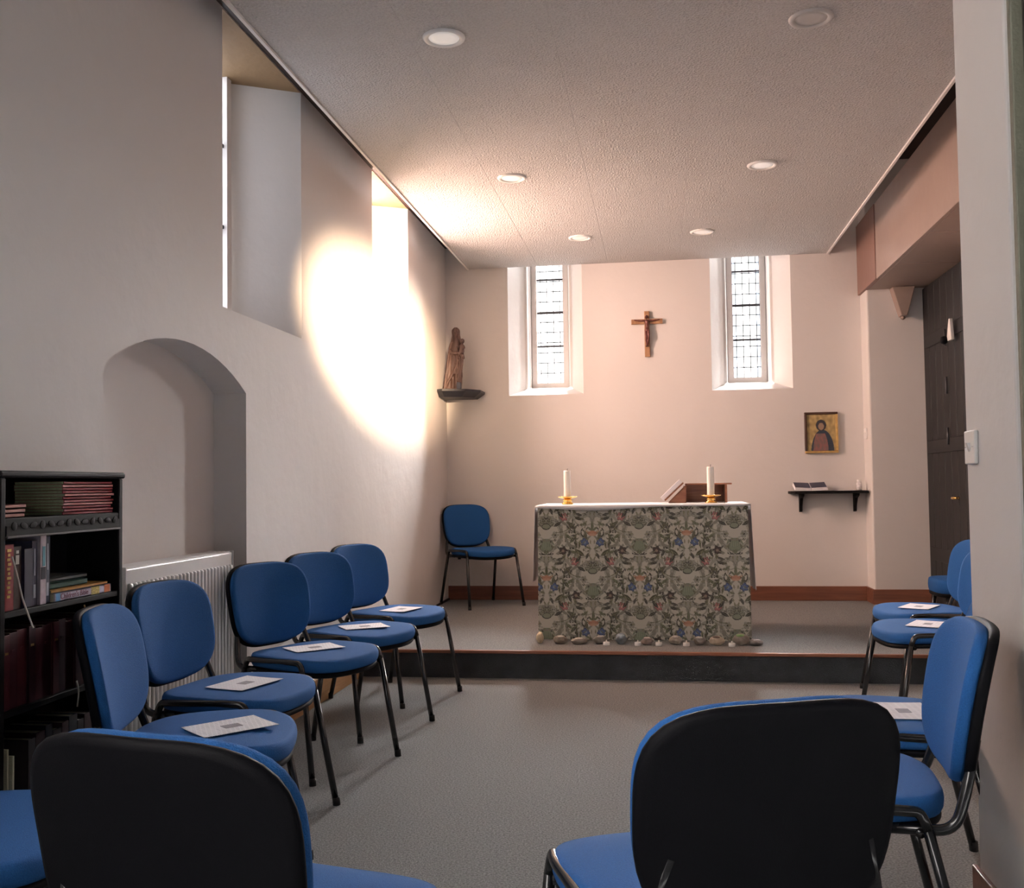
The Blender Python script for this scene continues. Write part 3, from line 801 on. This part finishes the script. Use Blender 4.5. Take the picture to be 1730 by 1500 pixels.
# ------------------------------------------------------------------ altar wall: statue, crucifix, icon, shelf
SZ = 1.905
sh = tag(empty('corner_shelf', (-1.64, 8.22, SZ - .06)), 'dark slate corner shelf carrying the carved statue', 'shelf')
top = [(XL + .001, YB - .001), (XL + .001, 7.99), (XL + .05, 7.955), (-1.55, 8.02), (-1.452, 8.16), (-1.452, YB - .001)]
bot = [(XL + .001, YB - .001), (XL + .001, 8.06), (XL + .05, 8.035), (-1.60, 8.08), (-1.515, 8.2), (-1.515, YB - .001)]
V = [(x + 1.64, y - 8.22, .06) for x, y in top] + [(x + 1.64, y - 8.22, .042) for x, y in top] + [(x + 1.64, y - 8.22, 0) for x, y in bot]
n = 6; Fc = [tuple(range(n)), tuple(range(3 * n - 1, 2 * n - 1, -1))]
for k in (0, 1): Fc += [(k * n + i, (k + 1) * n + i, (k + 1) * n + (i + 1) % n, k * n + (i + 1) % n) for i in range(n)]
bm = bmesh.new(); vs = [bm.verts.new(v) for v in V]
for f in Fc: bm.faces.new([vs[i] for i in f])
from_bm('slab', bm, M_SLATE, sh)
cb2 = tag(box('candle_block', (-1.625, 8.02, SZ + .001), (-1.59, 8.055, SZ + .056), mat('dark_blue_block', lin(40, 42, 58), .4), None, .004), 'small dark upright block beside the foot of the statue', 'block')

def blob(bm, c, r, seg=3):
    bmesh.ops.create_icosphere(bm, subdivisions=seg, radius=1, matrix=Matrix.Translation(c) @ Matrix.Diagonal((r[0], r[1], r[2], 1)))
def bm_tube(bm, pts, rad, n=10):
    V, Fc = tube_data(pts, rad, n); vs = [bm.verts.new(v) for v in V]
    for f in Fc: bm.faces.new([vs[i] for i in f])
def bm_loft(bm, secs, n=64):
    rows_ = []
    for cx, cy, z, rx, ry, fold, ph, k in secs:
        rows_.append([bm.verts.new((cx + rx * math.cos(q) * (1 + fold * math.sin(k * q + ph)), cy + ry * math.sin(q) * (1 + fold * math.sin(k * q + ph)), z)) for q in [2 * PI * i / n for i in range(n)]])
    for i in range(len(rows_) - 1):
        for j in range(n): bm.faces.new((rows_[i][j], rows_[i][(j + 1) % n], rows_[i + 1][(j + 1) % n], rows_[i + 1][j]))
    bm.faces.new(rows_[0][::-1]); bm.faces.new(rows_[-1])
def remesh(o, size, it=4):
    m = o.modifiers.new('remesh', 'REMESH'); m.mode = 'VOXEL'; m.voxel_size = size; m.use_smooth_shade = True
    s = o.modifiers.new('soften', 'SMOOTH'); s.iterations = it; s.factor = .4
# statue: robed mother with child on her left arm (x right, -y towards the viewer)
sx, sy = -1.652, 8.135
stt = tag(empty('statue', (sx, sy, SZ + .001), R(4)), 'carved brown wooden statue of a veiled mother holding a child', 'statue')
bm = bmesh.new()
prof = [(0, .066, .050), (.02, .068, .052), (.06, .066, .050), (.12, .063, .048), (.20, .058, .046), (.26, .052, .043), (.31, .045, .039), (.345, .041, .036), (.38, .041, .034), (.405, .038, .030), (.42, .028, .024), (.432, .017, .017)]
def LX(z): return -.034 + .040 * min(1, z / .42) + .006 * math.sin(z / .42 * PI)
secs = []
for z, rx, ry in prof:
    fold = .17 if z < .25 else (.09 if z < .33 else 0)
    secs.append((LX(z), 0, z, rx, ry, fold, z * 13, 8))
bm_loft(bm, secs)
S_ = lambda x, y, z: (LX(z) + x, y, z)
# mantle edges hanging from the arms, diagonal folds
bm_tube(bm, smooth_path([S_(-.034, -.02, .40), S_(-.050, -.022, .33), S_(-.056, -.03, .24), S_(-.060, -.03, .12), S_(-.060, -.03, .01)]), .010)
bm_tube(bm, smooth_path([S_(.052, -.03, .29), S_(.062, -.03, .24), S_(.060, -.034, .17), S_(.05, -.03, .10)]), .011)
bm_tube(bm, smooth_path([S_(.036, -.04, .29), S_(.046, -.042, .22), S_(.044, -.044, .14), S_(.04, -.04, .07)]), .008)
for k in range(4): bm_tube(bm, smooth_path([S_(.036 - .014 * k, -.046, .25 - .028 * k), S_(.0 - .012 * k, -.058, .13 - .022 * k), S_(-.045, -.050, .055 - .013 * k)]), .0068, 8)
for k in range(3): bm_tube(bm, smooth_path([S_(-.024 + .022 * k, -.042, .28), S_(-.02 + .024 * k, -.05, .2), S_(-.004 + .02 * k, -.054, .13)]), .006, 8)
# arms
bm_tube(bm, smooth_path([S_(-.036, 0, .395), S_(-.048, -.018, .335), S_(-.022, -.048, .305), S_(.026, -.058, .300)]), [.014] * 6 + [.014] * 6 + [.012] * 6 + [.009])
bm_tube(bm, smooth_path([S_(.034, 0, .395), S_(.050, -.014, .335), S_(.056, -.044, .292), S_(.036, -.060, .288)]), [.014] * 6 + [.014] * 6 + [.012] * 6 + [.009])
for k in range(4): bm_tube(bm, [S_(.024, -.060, .294 + .005 * k), S_(.040, -.066, .292 + .005 * k)], .0034, 6)
# neck, head, veil, hair
bm_tube(bm, [S_(.0, -.004, .42), S_(.002, -.010, .462)], .0135)
HX = LX(.48)
blob(bm, (HX + .002, -.016, .479), (.0225, .025, .031))
blob(bm, (HX + .005, -.041, .476), (.0045, .006, .009), 2)
blob(bm, (HX + .005, -.036, .464), (.009, .006, .004), 2)
for q in (-1, 1): blob(bm, (HX + .004 + q * .009, -.0375, .483), (.006, .005, .003), 2)
for q in (-1, 1): bm_tube(bm, smooth_path([(HX + q * .003, -.014, .514), (HX + q * .024, -.012, .494), (HX + q * .026, -.006, .455), (HX + q * .033, -.004, .41), (HX - .004 + q * .040, .004, .35)]), [.010] * 12 + [.010] * 12 + [.009])
bm_loft(bm, [(HX - .002, .012, .40, .036, .022, 0, 0, 1), (HX, .010, .45, .029, .024, 0, 0, 1), (HX, .006, .487, .027, .028, 0, 0, 1), (HX, .000, .509, .021, .023, 0, 0, 1), (HX, -.002, .521, .009, .011, 0, 0, 1)], 32)
fig = from_bm('mother_figure', bm, M_STATUE, stt, True); remesh(fig, .0032, 1)
bm = bmesh.new()
cx, cy, cz = .060, -.058, .330
bm_loft(bm, [(cx - .010, cy + .006, cz - .045, .020, .017, .06, 0, 6), (cx - .004, cy, cz - .02, .022, .018, .05, 1, 6), (cx, cy, cz + .01, .020, .016, .03, 2, 6), (cx, cy, cz + .035, .017, .013, 0, 0, 6), (cx, cy, cz + .046, .008, .008, 0, 0, 6)], 32)
blob(bm, (cx + .002, cy - .002, cz + .068), (.0195, .0195, .022)); blob(bm, (cx + .002, cy - .022, cz + .064), (.003, .004, .005), 2)
bm_tube(bm, smooth_path([(cx - .016, cy - .004, cz + .03), (cx - .032, cy - .012, cz + .012), (cx - .044, cy - .008, cz + .022)]), .0062, 8)
bm_tube(bm, smooth_path([(cx + .015, cy - .004, cz + .03), (cx + .022, cy - .016, cz + .010), (cx + .010, cy - .026, cz + .002)]), .0062, 8)
bm_tube(bm, smooth_path([(cx - .006, cy - .008, cz - .036), (cx - .004, cy - .024, cz - .05), (cx + .006, cy - .016, cz - .088)]), .0085, 8)
bm_tube(bm, smooth_path([(cx + .006, cy - .008, cz - .036), (cx + .012, cy - .022, cz - .056), (cx + .016, cy - .014, cz - .08)]), .0085, 8)
ch_ = from_bm('child_figure', bm, M_STATUE, stt, True); remesh(ch_, .003, 2)
lathe('plinth', [(.076, 0), (.078, .004), (.074, .012)], M_STATUE, stt, 24, (-.03, 0, 0))

# crucifix
cr = tag(empty('crucifix', (-.083, YB - .001, 2.16)), 'wooden crucifix with a small bronze figure between the two lancets', 'crucifix')
box('upright_beam', (-.0215, -.024, 0), (.0215, 0, .378), M_CROSS, cr, .002)
box('cross_beam', (-.128, -.026, .272), (-.0217, 0, .312), M_CROSS, cr, .002)
box('cross_beam', (.0217, -.026, .272), (.128, 0, .312), M_CROSS, cr, .002)
bm = bmesh.new()
y0 = -.040
bm_tube(bm, smooth_path([(0, y0, .225), (.002, y0, .25), (0, y0 - .002, .285), (0, y0, .305)]), [.013, .013, .0125, .0125, .013, .014, .0145, .015, .016, .017, .018, .018, .018, .018, .017, .015, .012, .010, .008][:19])
blob(bm, (-.004, y0 - .006, .325), (.0115, .013, .0155)); blob(bm, (-.005, y0 - .018, .322), (.002, .004, .003), 2); blob(bm, (0, y0 + .003, .329), (.0135, .010, .016), 2)
for s in (-1, 1):
    bm_tube(bm, smooth_path([(s * .012, y0, .300), (s * .045, y0 + .002, .296), (s * .075, y0 + .006, .300), (s * .096, y0 + .008, .303)]), [.008] * 6 + [.0065] * 6 + [.005] * 7)
    for k in range(4): bm_tube(bm, [(s * .094, y0 + .006, .299 + .0028 * k), (s * .106, y0 + .004, .300 + .0028 * k)], .0016, 6)
    bm_tube(bm, smooth_path([(s * .008, y0, .222), (s * .010 + .003, y0 - .010, .17), (s * .007, y0 + .002, .125), (s * .004, y0 - .002, .104), (s * .003, y0 - .012, .092)]), [.0115] * 6 + [.0095] * 6 + [.007] * 6 + [.006] * 6 + [.004])
cf = from_bm('figure', bm, M_CORPUS, cr, True); remesh(cf, .0018, 2)
bm = bmesh.new(); bm_loft(bm, [(0, y0 + .001, .196, .0185, .015, .08, 0, 7), (0, y0, .215, .018, .0155, .06, 1, 7), (0, y0, .236, .0155, .0145, .03, 2, 7)], 32); from_bm('loincloth', bm, M_CORPUS, cr, True)
box('foot_rest', (-.012, -.036, .082), (.012, -.0245, .090), M_DKFR, cr)

# framed devotional picture (generic robed bust on gold ground)
ic = tag(empty('framed_picture', (1.2875, YB - .001, 1.34)), 'gilt framed picture of a dark robed figure on a gold ground', 'picture')
W_, H_ = .259, .329; fw = .018
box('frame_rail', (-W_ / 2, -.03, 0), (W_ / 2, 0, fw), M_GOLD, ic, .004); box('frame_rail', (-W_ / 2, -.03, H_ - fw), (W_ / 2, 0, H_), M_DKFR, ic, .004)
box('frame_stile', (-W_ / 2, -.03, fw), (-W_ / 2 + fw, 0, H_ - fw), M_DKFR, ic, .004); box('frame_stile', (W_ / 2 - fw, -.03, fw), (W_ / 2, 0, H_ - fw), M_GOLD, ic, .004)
nu, nv = 74, 96; V = []; Cc = []; Fc = []
for i in range(nu + 1):
    for j in range(nv + 1):
        u, v = i / nu, j / nv; x, zz = (u - .5) * (W_ - 2 * fw), v * (H_ - 2 * fw)
        V.append((x, -.016, fw + zz))
        a, b_ = (u - .5) * .95, v
        k = .9 + .2 * noise.noise(Vector((u * 9, v * 9, 0)))
        c = (196 * k, 170 * k, 118 * k)
        sh_ = .34 * math.sqrt(max(0, 1 - ((b_ + .04) / .62) ** 2)) if b_ < .58 else 0
        if abs(a - .04) < sh_ * 1.12: c = (58, 66, 78)
        if abs(a + .02) < sh_ * .74 and b_ < .47: c = (128 + 24 * noise.noise(Vector((u * 14, v * 10, 2))), 96, 92)
        if (a / .17) ** 2 + ((b_ - .70) / .155) ** 2 < 1: c = (60, 58, 62)
        if ((a + .0) / .095) ** 2 + ((b_ - .67) / .10) ** 2 < 1: c = (150, 124, 104)
        Cc.append(lin(*[max(0, min(255, q)) for q in c]))
for i in range(nu):
    for j in range(nv):
        k = i * (nv + 1) + j; Fc.append((k, k + nv + 1, k + nv + 2, k + 1))
pp = from_py('painted_panel', V, Fc, vcol('painted_print', .6), ic)
at = pp.data.color_attributes.new('print', 'FLOAT_COLOR', 'POINT'); at.data.foreach_set('color', np.array(Cc, dtype=np.float32).ravel())
box('backing', (-W_ / 2 + .01, -.012, .01), (W_ / 2 - .01, -.001, H_ - .01), M_DKFR, ic)

# credence shelf
cs = tag(empty('wall_shelf', (1.318, YB - .001, .875)), 'narrow dark wooden wall shelf on two brackets under the framed picture', 'shelf')
prism('shelf_board', [(-.30, -.185), (-.27, -.20), (.29, -.20), (.29, 0), (-.30, 0)], 'z', .142, .163, M_BLKW, cs, .003)
for bxx in (-.205, .215):
    prism('bracket', [(0, .1415), (-.16, .1415), (-.155, .125), (-.08, .105), (-.035, .05), (-.026, .0), (0, -.006)], 'x', bxx - .012, bxx + .012, M_BLKW, cs, .002)
ST = .875 + .1645
fo = tag(empty('open_folder', (1.175, YB - .115, ST)), 'open dark blue folder with white pages on the wall shelf', 'book')
fo.rotation_euler = (R(17), 0, 0); fo.location.z += .022
M_NAVY = mat('navy_cover', lin(50, 52, 74), .5)
for s in (-1, 1):
    prism('cover', [(s * .002, .0), (s * .128, .004), (s * .128, .008), (s * .002, .004)], 'y', -.075, .08, M_PAPERW, fo)
    prism('page', [(s * .004, .018), (s * .120, .024), (s * .120, .026), (s * .004, .020)], 'y', -.055, .075, M_NAVY, fo)
    prism('page_block', [(s * .003, .005), (s * .122, .0095), (s * .122, .0235), (s * .003, .0175)], 'y', -.065, .075, M_PAPERW, fo)
tag(box('paper_sheet', (1.36, YB - .17, ST), (1.51, YB - .04, ST + .003), M_PAPERW), 'white sheet of paper lying on the wall shelf', 'paper')
jr = tag(empty('jar', (1.555, YB - .09, ST)), 'small white jar at the right end of the wall shelf', 'jar')
lathe('body', [(.018, 0), (.021, .004), (.021, .055), (.017, .062), (.015, .066)], mat('white_glass', lin(226, 222, 224), .15, var=(60, .25)), jr, 20)
lathe('lid', [(.017, .066), (.0175, .068), (.0175, .082), (.015, .084)], M_WHITEP, jr, 20)
def switch(name, lab, loc, rz):
    s = tag(empty(name, loc, rz), lab, 'light switch')
    box('plate', (-.043, -.010, -.043), (.043, 0, .043), M_WHITEP, s, .003)
    prism('rocker', [(-.010, -.011), (-.018, .012), (-.010, .012)], 'x', -.008, .008, M_WHITEP, s)
    for q in (-.03, .03): lathe('screw', [(.003, 0), (.003, .001)], M_IRON, s, 10, (q, -.0105, 0))
    return s
switch('light_switch', 'white light switch on the near plaster pier at the right', (.7995, 2.735, 1.20), R(-90))
switch('wall_switch', 'small pinkish white switch on the edge of the pier above the shelf', (XBR - .0005, 8.27, 1.485), R(-90))
ft = tag(empty('wall_fitting', (XR - .075, 7.26, 2.07)), 'small white pointed fitting with a dark knob beside the oak door', 'fitting')
prism('bracket_plate', [(-.06, 0), (.03, .0), (.045, .02), (-.01, .15), (-.03, .15)], 'x', -.012, .012, M_WHITEP, ft, .004)
lathe('knob', [(.0, -.03), (.02, -.022), (.026, 0), (.02, .022), (.0, .03)], M_BLACK, ft, 14, (-.03, .045, .01))

# ------------------------------------------------------------------ radiator in the niche
rd = tag(empty('radiator', (XL - .080, 3.655, .12)), 'white panel radiator with vertical flutes in the arched niche', 'radiator')
RL, RH = .437, .73
box('panel', (.02, -RL, 0), (.05, RL, RH), M_RAD, rd, .006)
bm = bmesh.new(); bm_box(bm, (.046, -.0105, .035), (.062, .0105, RH - .05), .007, 3); me = bpy.data.meshes.new('flute'); bm.to_mesh(me); bm.free(); me.materials.append(M_RAD)
for i in range(28):
    o = bpy.data.objects.new('flute', me); COL.objects.link(o); o.parent = rd; o.location = (0, -RL + .03 + i * (2 * RL - .06) / 27, 0)
box('rear_panel', (-.06, -RL + .01, 0), (-.045, RL - .01, RH - .01), M_RAD, rd, .004)
box('side_cover', (-.06, -RL - .002, .01), (.055, -RL + .004, RH + .006), M_RAD, rd, .002); box('side_cover', (-.06, RL - .004, .01), (.055, RL + .002, RH + .006), M_RAD, rd, .002)
for i in range(5): box('grille_bar', (-.05 + i * .020, -RL, RH - .004), (-.040 + i * .020, RL, RH + .004), M_RAD, rd)
tube('valve', [(.0, RL + .035, -.02), (.0, RL + .035, .09)], .016, M_WHITEP, rd, 14)
tube('pipe', [(0, RL + .035, -.12), (0, RL + .035, -.02)], .008, M_RAD, rd)
tube('pipe', bend([(0, RL, .05), (0, RL + .035, .05)], .01), .008, M_RAD, rd)

# ------------------------------------------------------------------ bookcase and its books
KB = 1.60 / 1.545
def ky(y): return y * KB
def kz(z): return 1.12 + (z - 1.12) * KB
BX, BY0, BY1, BT = -1.60, ky(2.185), ky(2.735), kz(1.165)
bc = tag(empty('bookcase', ((XL + BX) / 2, (BY0 + BY1) / 2, 0)), 'dark carved wooden bookcase full of hymn books against the left wall', 'bookcase')
ox, oy = (XL + BX) / 2, (BY0 + BY1) / 2
hx, hy = (BX - XL) / 2 - .002, (BY1 - BY0) / 2
box('side_panel', (-hx, -hy, 0), (hx, -hy + .022, BT - .012), M_BLKW, bc, .004); box('side_panel', (-hx, hy - .022, 0), (hx, hy, BT - .012), M_BLKW, bc, .004)
box('top_board', (-hx, -hy - .006, BT - .012), (hx + .006, hy + .006, BT + .006), M_BLKW, bc, .006)
box('back_panel', (-hx, -hy + .022, .05), (-hx + .01, hy - .022, BT - .012), M_BLKW, bc)
SHZ = (kz(1.056), kz(.832), kz(.595), .30, .06)
for z in SHZ: box('shelf_board', (-hx + .01, -hy + .022, z - .016), (hx - .004, hy - .022, z), M_BLKW, bc, .002)
fas = box('carved_frieze', (hx - .012, -hy + .022, kz(1.012)), (hx + .002, hy - .022, kz(1.038)), M_BLKW, bc, .002)
box('frieze_board', (hx - .014, -hy + .022, kz(1.03)), (hx - .002, hy - .022, kz(1.054)), M_BLKW, bc)
for k in range(13):
    y = -hy + .05 + k * (2 * hy - .10) / 12
    V, Fc = pad_data(.011, .016, 2, .002, .0012, n=14, rings=2, warp=lambda a, b, c: (hx + .003 + c, y + a * math.cos(k) - b * math.sin(k), kz(1.0365) + (a * math.sin(k) + b * math.cos(k)) * .7))
    from_py('carved_leaf', V, Fc, M_BLKW, fas, True)
box('carved_bead', (hx, -hy + .022, kz(1.008)), (hx + .006, hy - .022, kz(1.013)), mat('worn_edge', lin(70, 64, 60), .5), fas, .001)
M_PAGE = mat('page_edges', lin(196, 190, 164), .9, bump=(500, .4, 2))
M_OLP = mat('olive_page_edges', lin(186, 190, 152), .9, bump=(500, .4, 2), var=(90, .15))
FX = BX - .012            # front line of the spines
def book(name, lo, hi, cover, lab, grp, tilt=0, spine_text=None, pages=M_PAGE, flat=False, cat='book'):
    """upright (flat=False) or lying book, spine towards +x"""
    (x0, y0, z0), (x1, y1, z1) = lo, hi; y0, y1 = ky(y0), ky(y1); x0 = max(x0, FX - .15)
    c = Vector(((x0 + x1) / 2, (y0 + y1) / 2, z0)); t = tag(empty(name, c), lab, cat, grp)
    w, dp, h = (x1 - x0) / 2, (y1 - y0) / 2, z1 - z0; th = .0025
    bm = bmesh.new()
    if flat:
        bm_box(bm, (-w, -dp, 0), (w, dp, min(th, h * .2))); bm_box(bm, (-w, -dp, h - min(th, h * .2)), (w, dp, h)); bm_box(bm, (w - min(th, h * .3), -dp, 0), (w, dp, h))
        from_bm('cover', bm, cover, t); box('pages', (-w + .002, -dp - .0012, .0004), (w - min(th, h * .3), dp - .002, h - .0004), pages, t)
    else:
        bm_box(bm, (-w, -dp, 0), (w, -dp + th, h)); bm_box(bm, (-w, dp - th, 0), (w, dp, h)); bm_box(bm, (w - .004, -dp, 0), (w, dp, h), .001)
        from_bm('cover', bm, cover, t); box('pages', (-w + .003, -dp + th, .003), (w - .004, dp - th, h - .003), pages, t)
    t.rotation_euler = (tilt, 0, 0)
    return t
S0 = SHZ[0] + .001
M_RED = mat('red_cover', lin(150, 40, 52), .55, var=(40, .2)); M_REDL = mat('pale_red_cover', lin(206, 130, 128), .6)
nb = 11; hstk = .092
zc = S0; rr = random.Random(5)
ORD = ['bottom', 'second', 'third', 'fourth', 'fifth', 'sixth', 'seventh', 'eighth', 'ninth', 'tenth', 'topmost']
for k in range(nb):
    h = hstk / nb
    book('hymn_booklet', (FX - .17 - rr.uniform(0, .006), 2.462 - rr.uniform(0, .004), zc), (FX - rr.uniform(0, .006), 2.700 + rr.uniform(-.006, .004), zc + h - .0008), M_RED if k not in (3, 6, 9) else M_REDL,
         '%s red-spined booklet in the pile on the top bookcase shelf' % ORD[k], 'red booklets piled on the top shelf', flat=True, pages=M_OLP, cat='booklet')
    zc += h
zc = S0
M_PINK = mat('pink_cover', lin(186, 130, 120), .6, var=(40, .15))
for k in range(3):
    book('prayer_booklet', (FX - .16, 2.215 + .004 * k, zc), (FX - .01, 2.305 + .003 * k, zc + .0105), M_PINK, '%s faded pink booklet of the low pile on the top bookcase shelf' % ('bottom', 'middle', 'top')[k], 'pink booklets on the top shelf', flat=True, cat='booklet'); zc += .0115
S1 = SHZ[1] + .001
def cv(n, c): return mat('cover_' + n, lin(*c), .5, var=(50, .15))
UP = [(2.214, .037, .165, (140, 44, 46), 'thick red book with gold spine lettering on the second shelf', 'gilt'),
      (2.253, .036, .158, (62, 46, 40), 'dark brown book with a pale emblem on its spine, second shelf', 'emblem'),
      (2.292, .036, .150, (44, 38, 58), 'plain dark purple book on the second bookcase shelf', None),
      (2.331, .022, .168, (84, 82, 100), 'slim slate-grey book on the second bookcase shelf', 'pale'),
      (2.356, .026, .182, (206, 190, 196), 'pale pink and teal spined book, tallest on the second shelf', 'teal'),
      (2.385, .022, .178, (58, 66, 82), 'slim black book with pale blue spine marks on the second shelf', 'pale')]
for i, (y, w, h, c, lab, deco) in enumerate(UP):
    t = book('book', (FX - .13, y, S1), (FX - .006 * (i % 2), y + w - .001, S1 + h), cv('up%d' % i, c), lab, 'upright books on the second shelf', tilt=0)
    xf = .065 - .003 * (i % 2) + .0006
    if deco == 'gilt':
        for k in range(11): box('gilt_letter', (xf, -.008 + .003 * (k % 2), h - .018 - k * .0115), (xf + .0006, .004 + .004 * ((k * 7) % 3 == 0), h - .011 - k * .0115), M_GOLD, t)
    elif deco == 'emblem':
        box('emblem', (xf, -.006, h - .045), (xf + .0006, .008, h - .022), mat('emblem_white', lin(206, 200, 190), .6), t); box('emblem', (xf, -.004, h - .018), (xf + .0006, .007, h - .010), MATS['emblem_white'], t)
    elif deco == 'pale':
        box('spine_mark', (xf, -.003, h - .09), (xf + .0006, .002, h - .02), mat('pale_mark', lin(176, 178, 190), .6), t); box('spine_mark', (xf, -.006, .02), (xf + .0006, .004, .055), MATS['pale_mark'], t)
    elif deco == 'teal':
        box('spine_band', (xf, -.010, .066), (xf + .0006, .010, .098), mat('black_band', lin(34, 32, 44), .6), t); box('spine_band', (xf, -.004, .1), (xf + .0006, .008, h - .03), mat('teal_band', lin(96, 150, 166), .6), t)
BWX = .0762
def text_part(txt, size, m, parent, loc, rot):
    cu = bpy.data.curves.new('lettering', 'FONT'); cu.body = txt; cu.size = size; cu.align_x = 'LEFT'; cu.extrude = .0002
    tmp = bpy.data.objects.new('lettering_source', cu); COL.objects.link(tmp)
    dg = bpy.context.evaluated_depsgraph_get(); me = bpy.data.meshes.new_from_object(tmp.evaluated_get(dg))
    bpy.data.objects.remove(tmp)
    o = new_obj('lettering', me, m, parent); o.location = loc; o.rotation_euler = rot
    return o
zc = S1
t = book('book', (FX - .17, 2.415, zc), (FX + .002, 2.683, zc + .023), cv('bible', (196, 188, 204)), "white-spined lying book lettered Children's Bible on the second shelf", 'books lying on the second shelf', flat=True)
BWX = .0762
text_part("Children's Bible", .021, cv('maroon', (128, 56, 84)), t, (BWX + .0002, -.112, .005), (PI / 2, 0, PI / 2))
box('spine_band', (BWX, -.134, .0005), (BWX + .0004, -.114, .0225), cv('skyblue', (80, 140, 190)), t)
box('spine_picture', (BWX, .036, .0005), (BWX + .0004, .078, .0225), mat('spine_art', lin(190, 170, 90), .6, var=(220, .8)), t)
box('spine_band', (BWX, .104, .0005), (BWX + .0004, .134, .0225), cv('orange', (214, 120, 66)), t)
zc += .024
book('book', (FX - .17, 2.41, zc), (FX - .004, 2.676, zc + .007), cv('thinorange', (214, 160, 84)), 'thin orange book lying on the white lettered one', 'books lying on the second shelf', flat=True); zc += .008
book('book', (FX - .16, 2.405, zc), (FX - .02, 2.60, zc + .016), cv('green', (52, 92, 84)), 'dark green book on top of the lying books on the second shelf', 'books lying on the second shelf', flat=True); zc += .017
book('book', (FX - .15, 2.44, zc), (FX - .04, 2.63, zc + .010), cv('greybook', (110, 116, 116)), 'grey booklet at the very top of the lying books, second shelf', 'books lying on the second shelf', flat=True)
NTH = ['first', 'second', 'third', 'fourth', 'fifth', 'sixth', 'seventh', 'eighth', 'ninth', 'tenth', 'eleventh', 'twelfth', 'last']
S2 = SHZ[2] + .001
y = 2.212
for k in range(13):
    w = .026 + .006 * (k % 3); h = .186 + .012 * ((k * 5) % 4) / 4
    t = book('hymn_book', (FX - .13, y, S2), (FX - .003 * (k % 3), y + w, S2 + h), cv('hymn%d' % (k % 4), ((72, 28, 34), (60, 24, 30), (80, 34, 37), (54, 24, 31))[k % 4]), '%s maroon hymn book from the near end of the third bookcase shelf' % NTH[k], 'maroon hymn books on the third shelf')
    box('spine_label', (.065 - .0015 * (k % 3), -.006, h * .74), (.0662 - .0015 * (k % 3), .006, h * .77), M_GOLD if k % 3 == 0 else MATS['cover_hymn%d' % (k % 4)], t)
    y += w + .0015
S3 = SHZ[3] + .001
y = 2.34
for k in range(8):
    w = .03 + .008 * (k % 2)
    book('prayer_book', (FX - .14, y, S3), (FX - .02, y + w, S3 + .175 + .01 * (k % 3)), cv('low%d' % (k % 3), ((44, 36, 40), (56, 34, 38), (36, 36, 44))[k % 3]), '%s dark prayer book from the near end of the shadowed fourth shelf' % NTH[k], 'dark prayer books on the fourth shelf'); y += w + .002
# loose white papers and string at the near end of the fourth shelf, ribbons hanging from books
for k in range(3):
    tag(box('loose_paper', (FX - .15, ky(2.215 + .016 * k), S3), (FX - .005 + .004 * k, ky(2.221 + .016 * k), S3 + .20 - .02 * k), M_PAGE), '%s upright pale paper at the near end of the fourth shelf' % ('outermost', 'middle', 'innermost')[k], 'paper', 'loose papers on the fourth shelf')
M_RIB = mat('cream_ribbon', lin(214, 206, 196), .7)
def ribbon(pts, m, lab, w=.0022):
    o = tube('ribbon_marker', smooth_path([(p[0], ky(p[1]), p[2]) for p in pts]), w, m, None, 8); return tag(o, lab, 'ribbon')
RX = FX + .012
ribbon([(FX + .004, 2.238, S1 + .135), (RX, 2.246, S1 + .09), (RX + .004, 2.262, S1 + .03), (RX + .006, 2.285, S1 - .02), (RX + .006, 2.303, S1 - .052)], M_RIB, 'long white ribbon marker hanging from the second bookcase shelf')
ribbon([(RX, 2.535, S1 - .022), (RX + .003, 2.54, S1 - .05), (RX + .003, 2.548, S1 - .10)], mat('tan_ribbon', lin(206, 170, 112), .7), 'short tan ribbon marker hanging below the lying books')
ribbon([(RX, 2.50, S2 + .02), (RX + .004, 2.503, S2 - .01), (RX + .004, 2.497, S2 - .05)], M_RIB, 'short ribbon marker dangling from the maroon hymn books')
ribbon([(RX, 2.19, S3 + .004), (RX + .02, 2.20, S3 - .01), (RX + .024, 2.225, S3 + .014), (RX + .02, 2.255, S3 + .010), (RX + .02, 2.27, S3 - .03)], M_RIB, 'curled string at the foot of the loose papers', .0016)
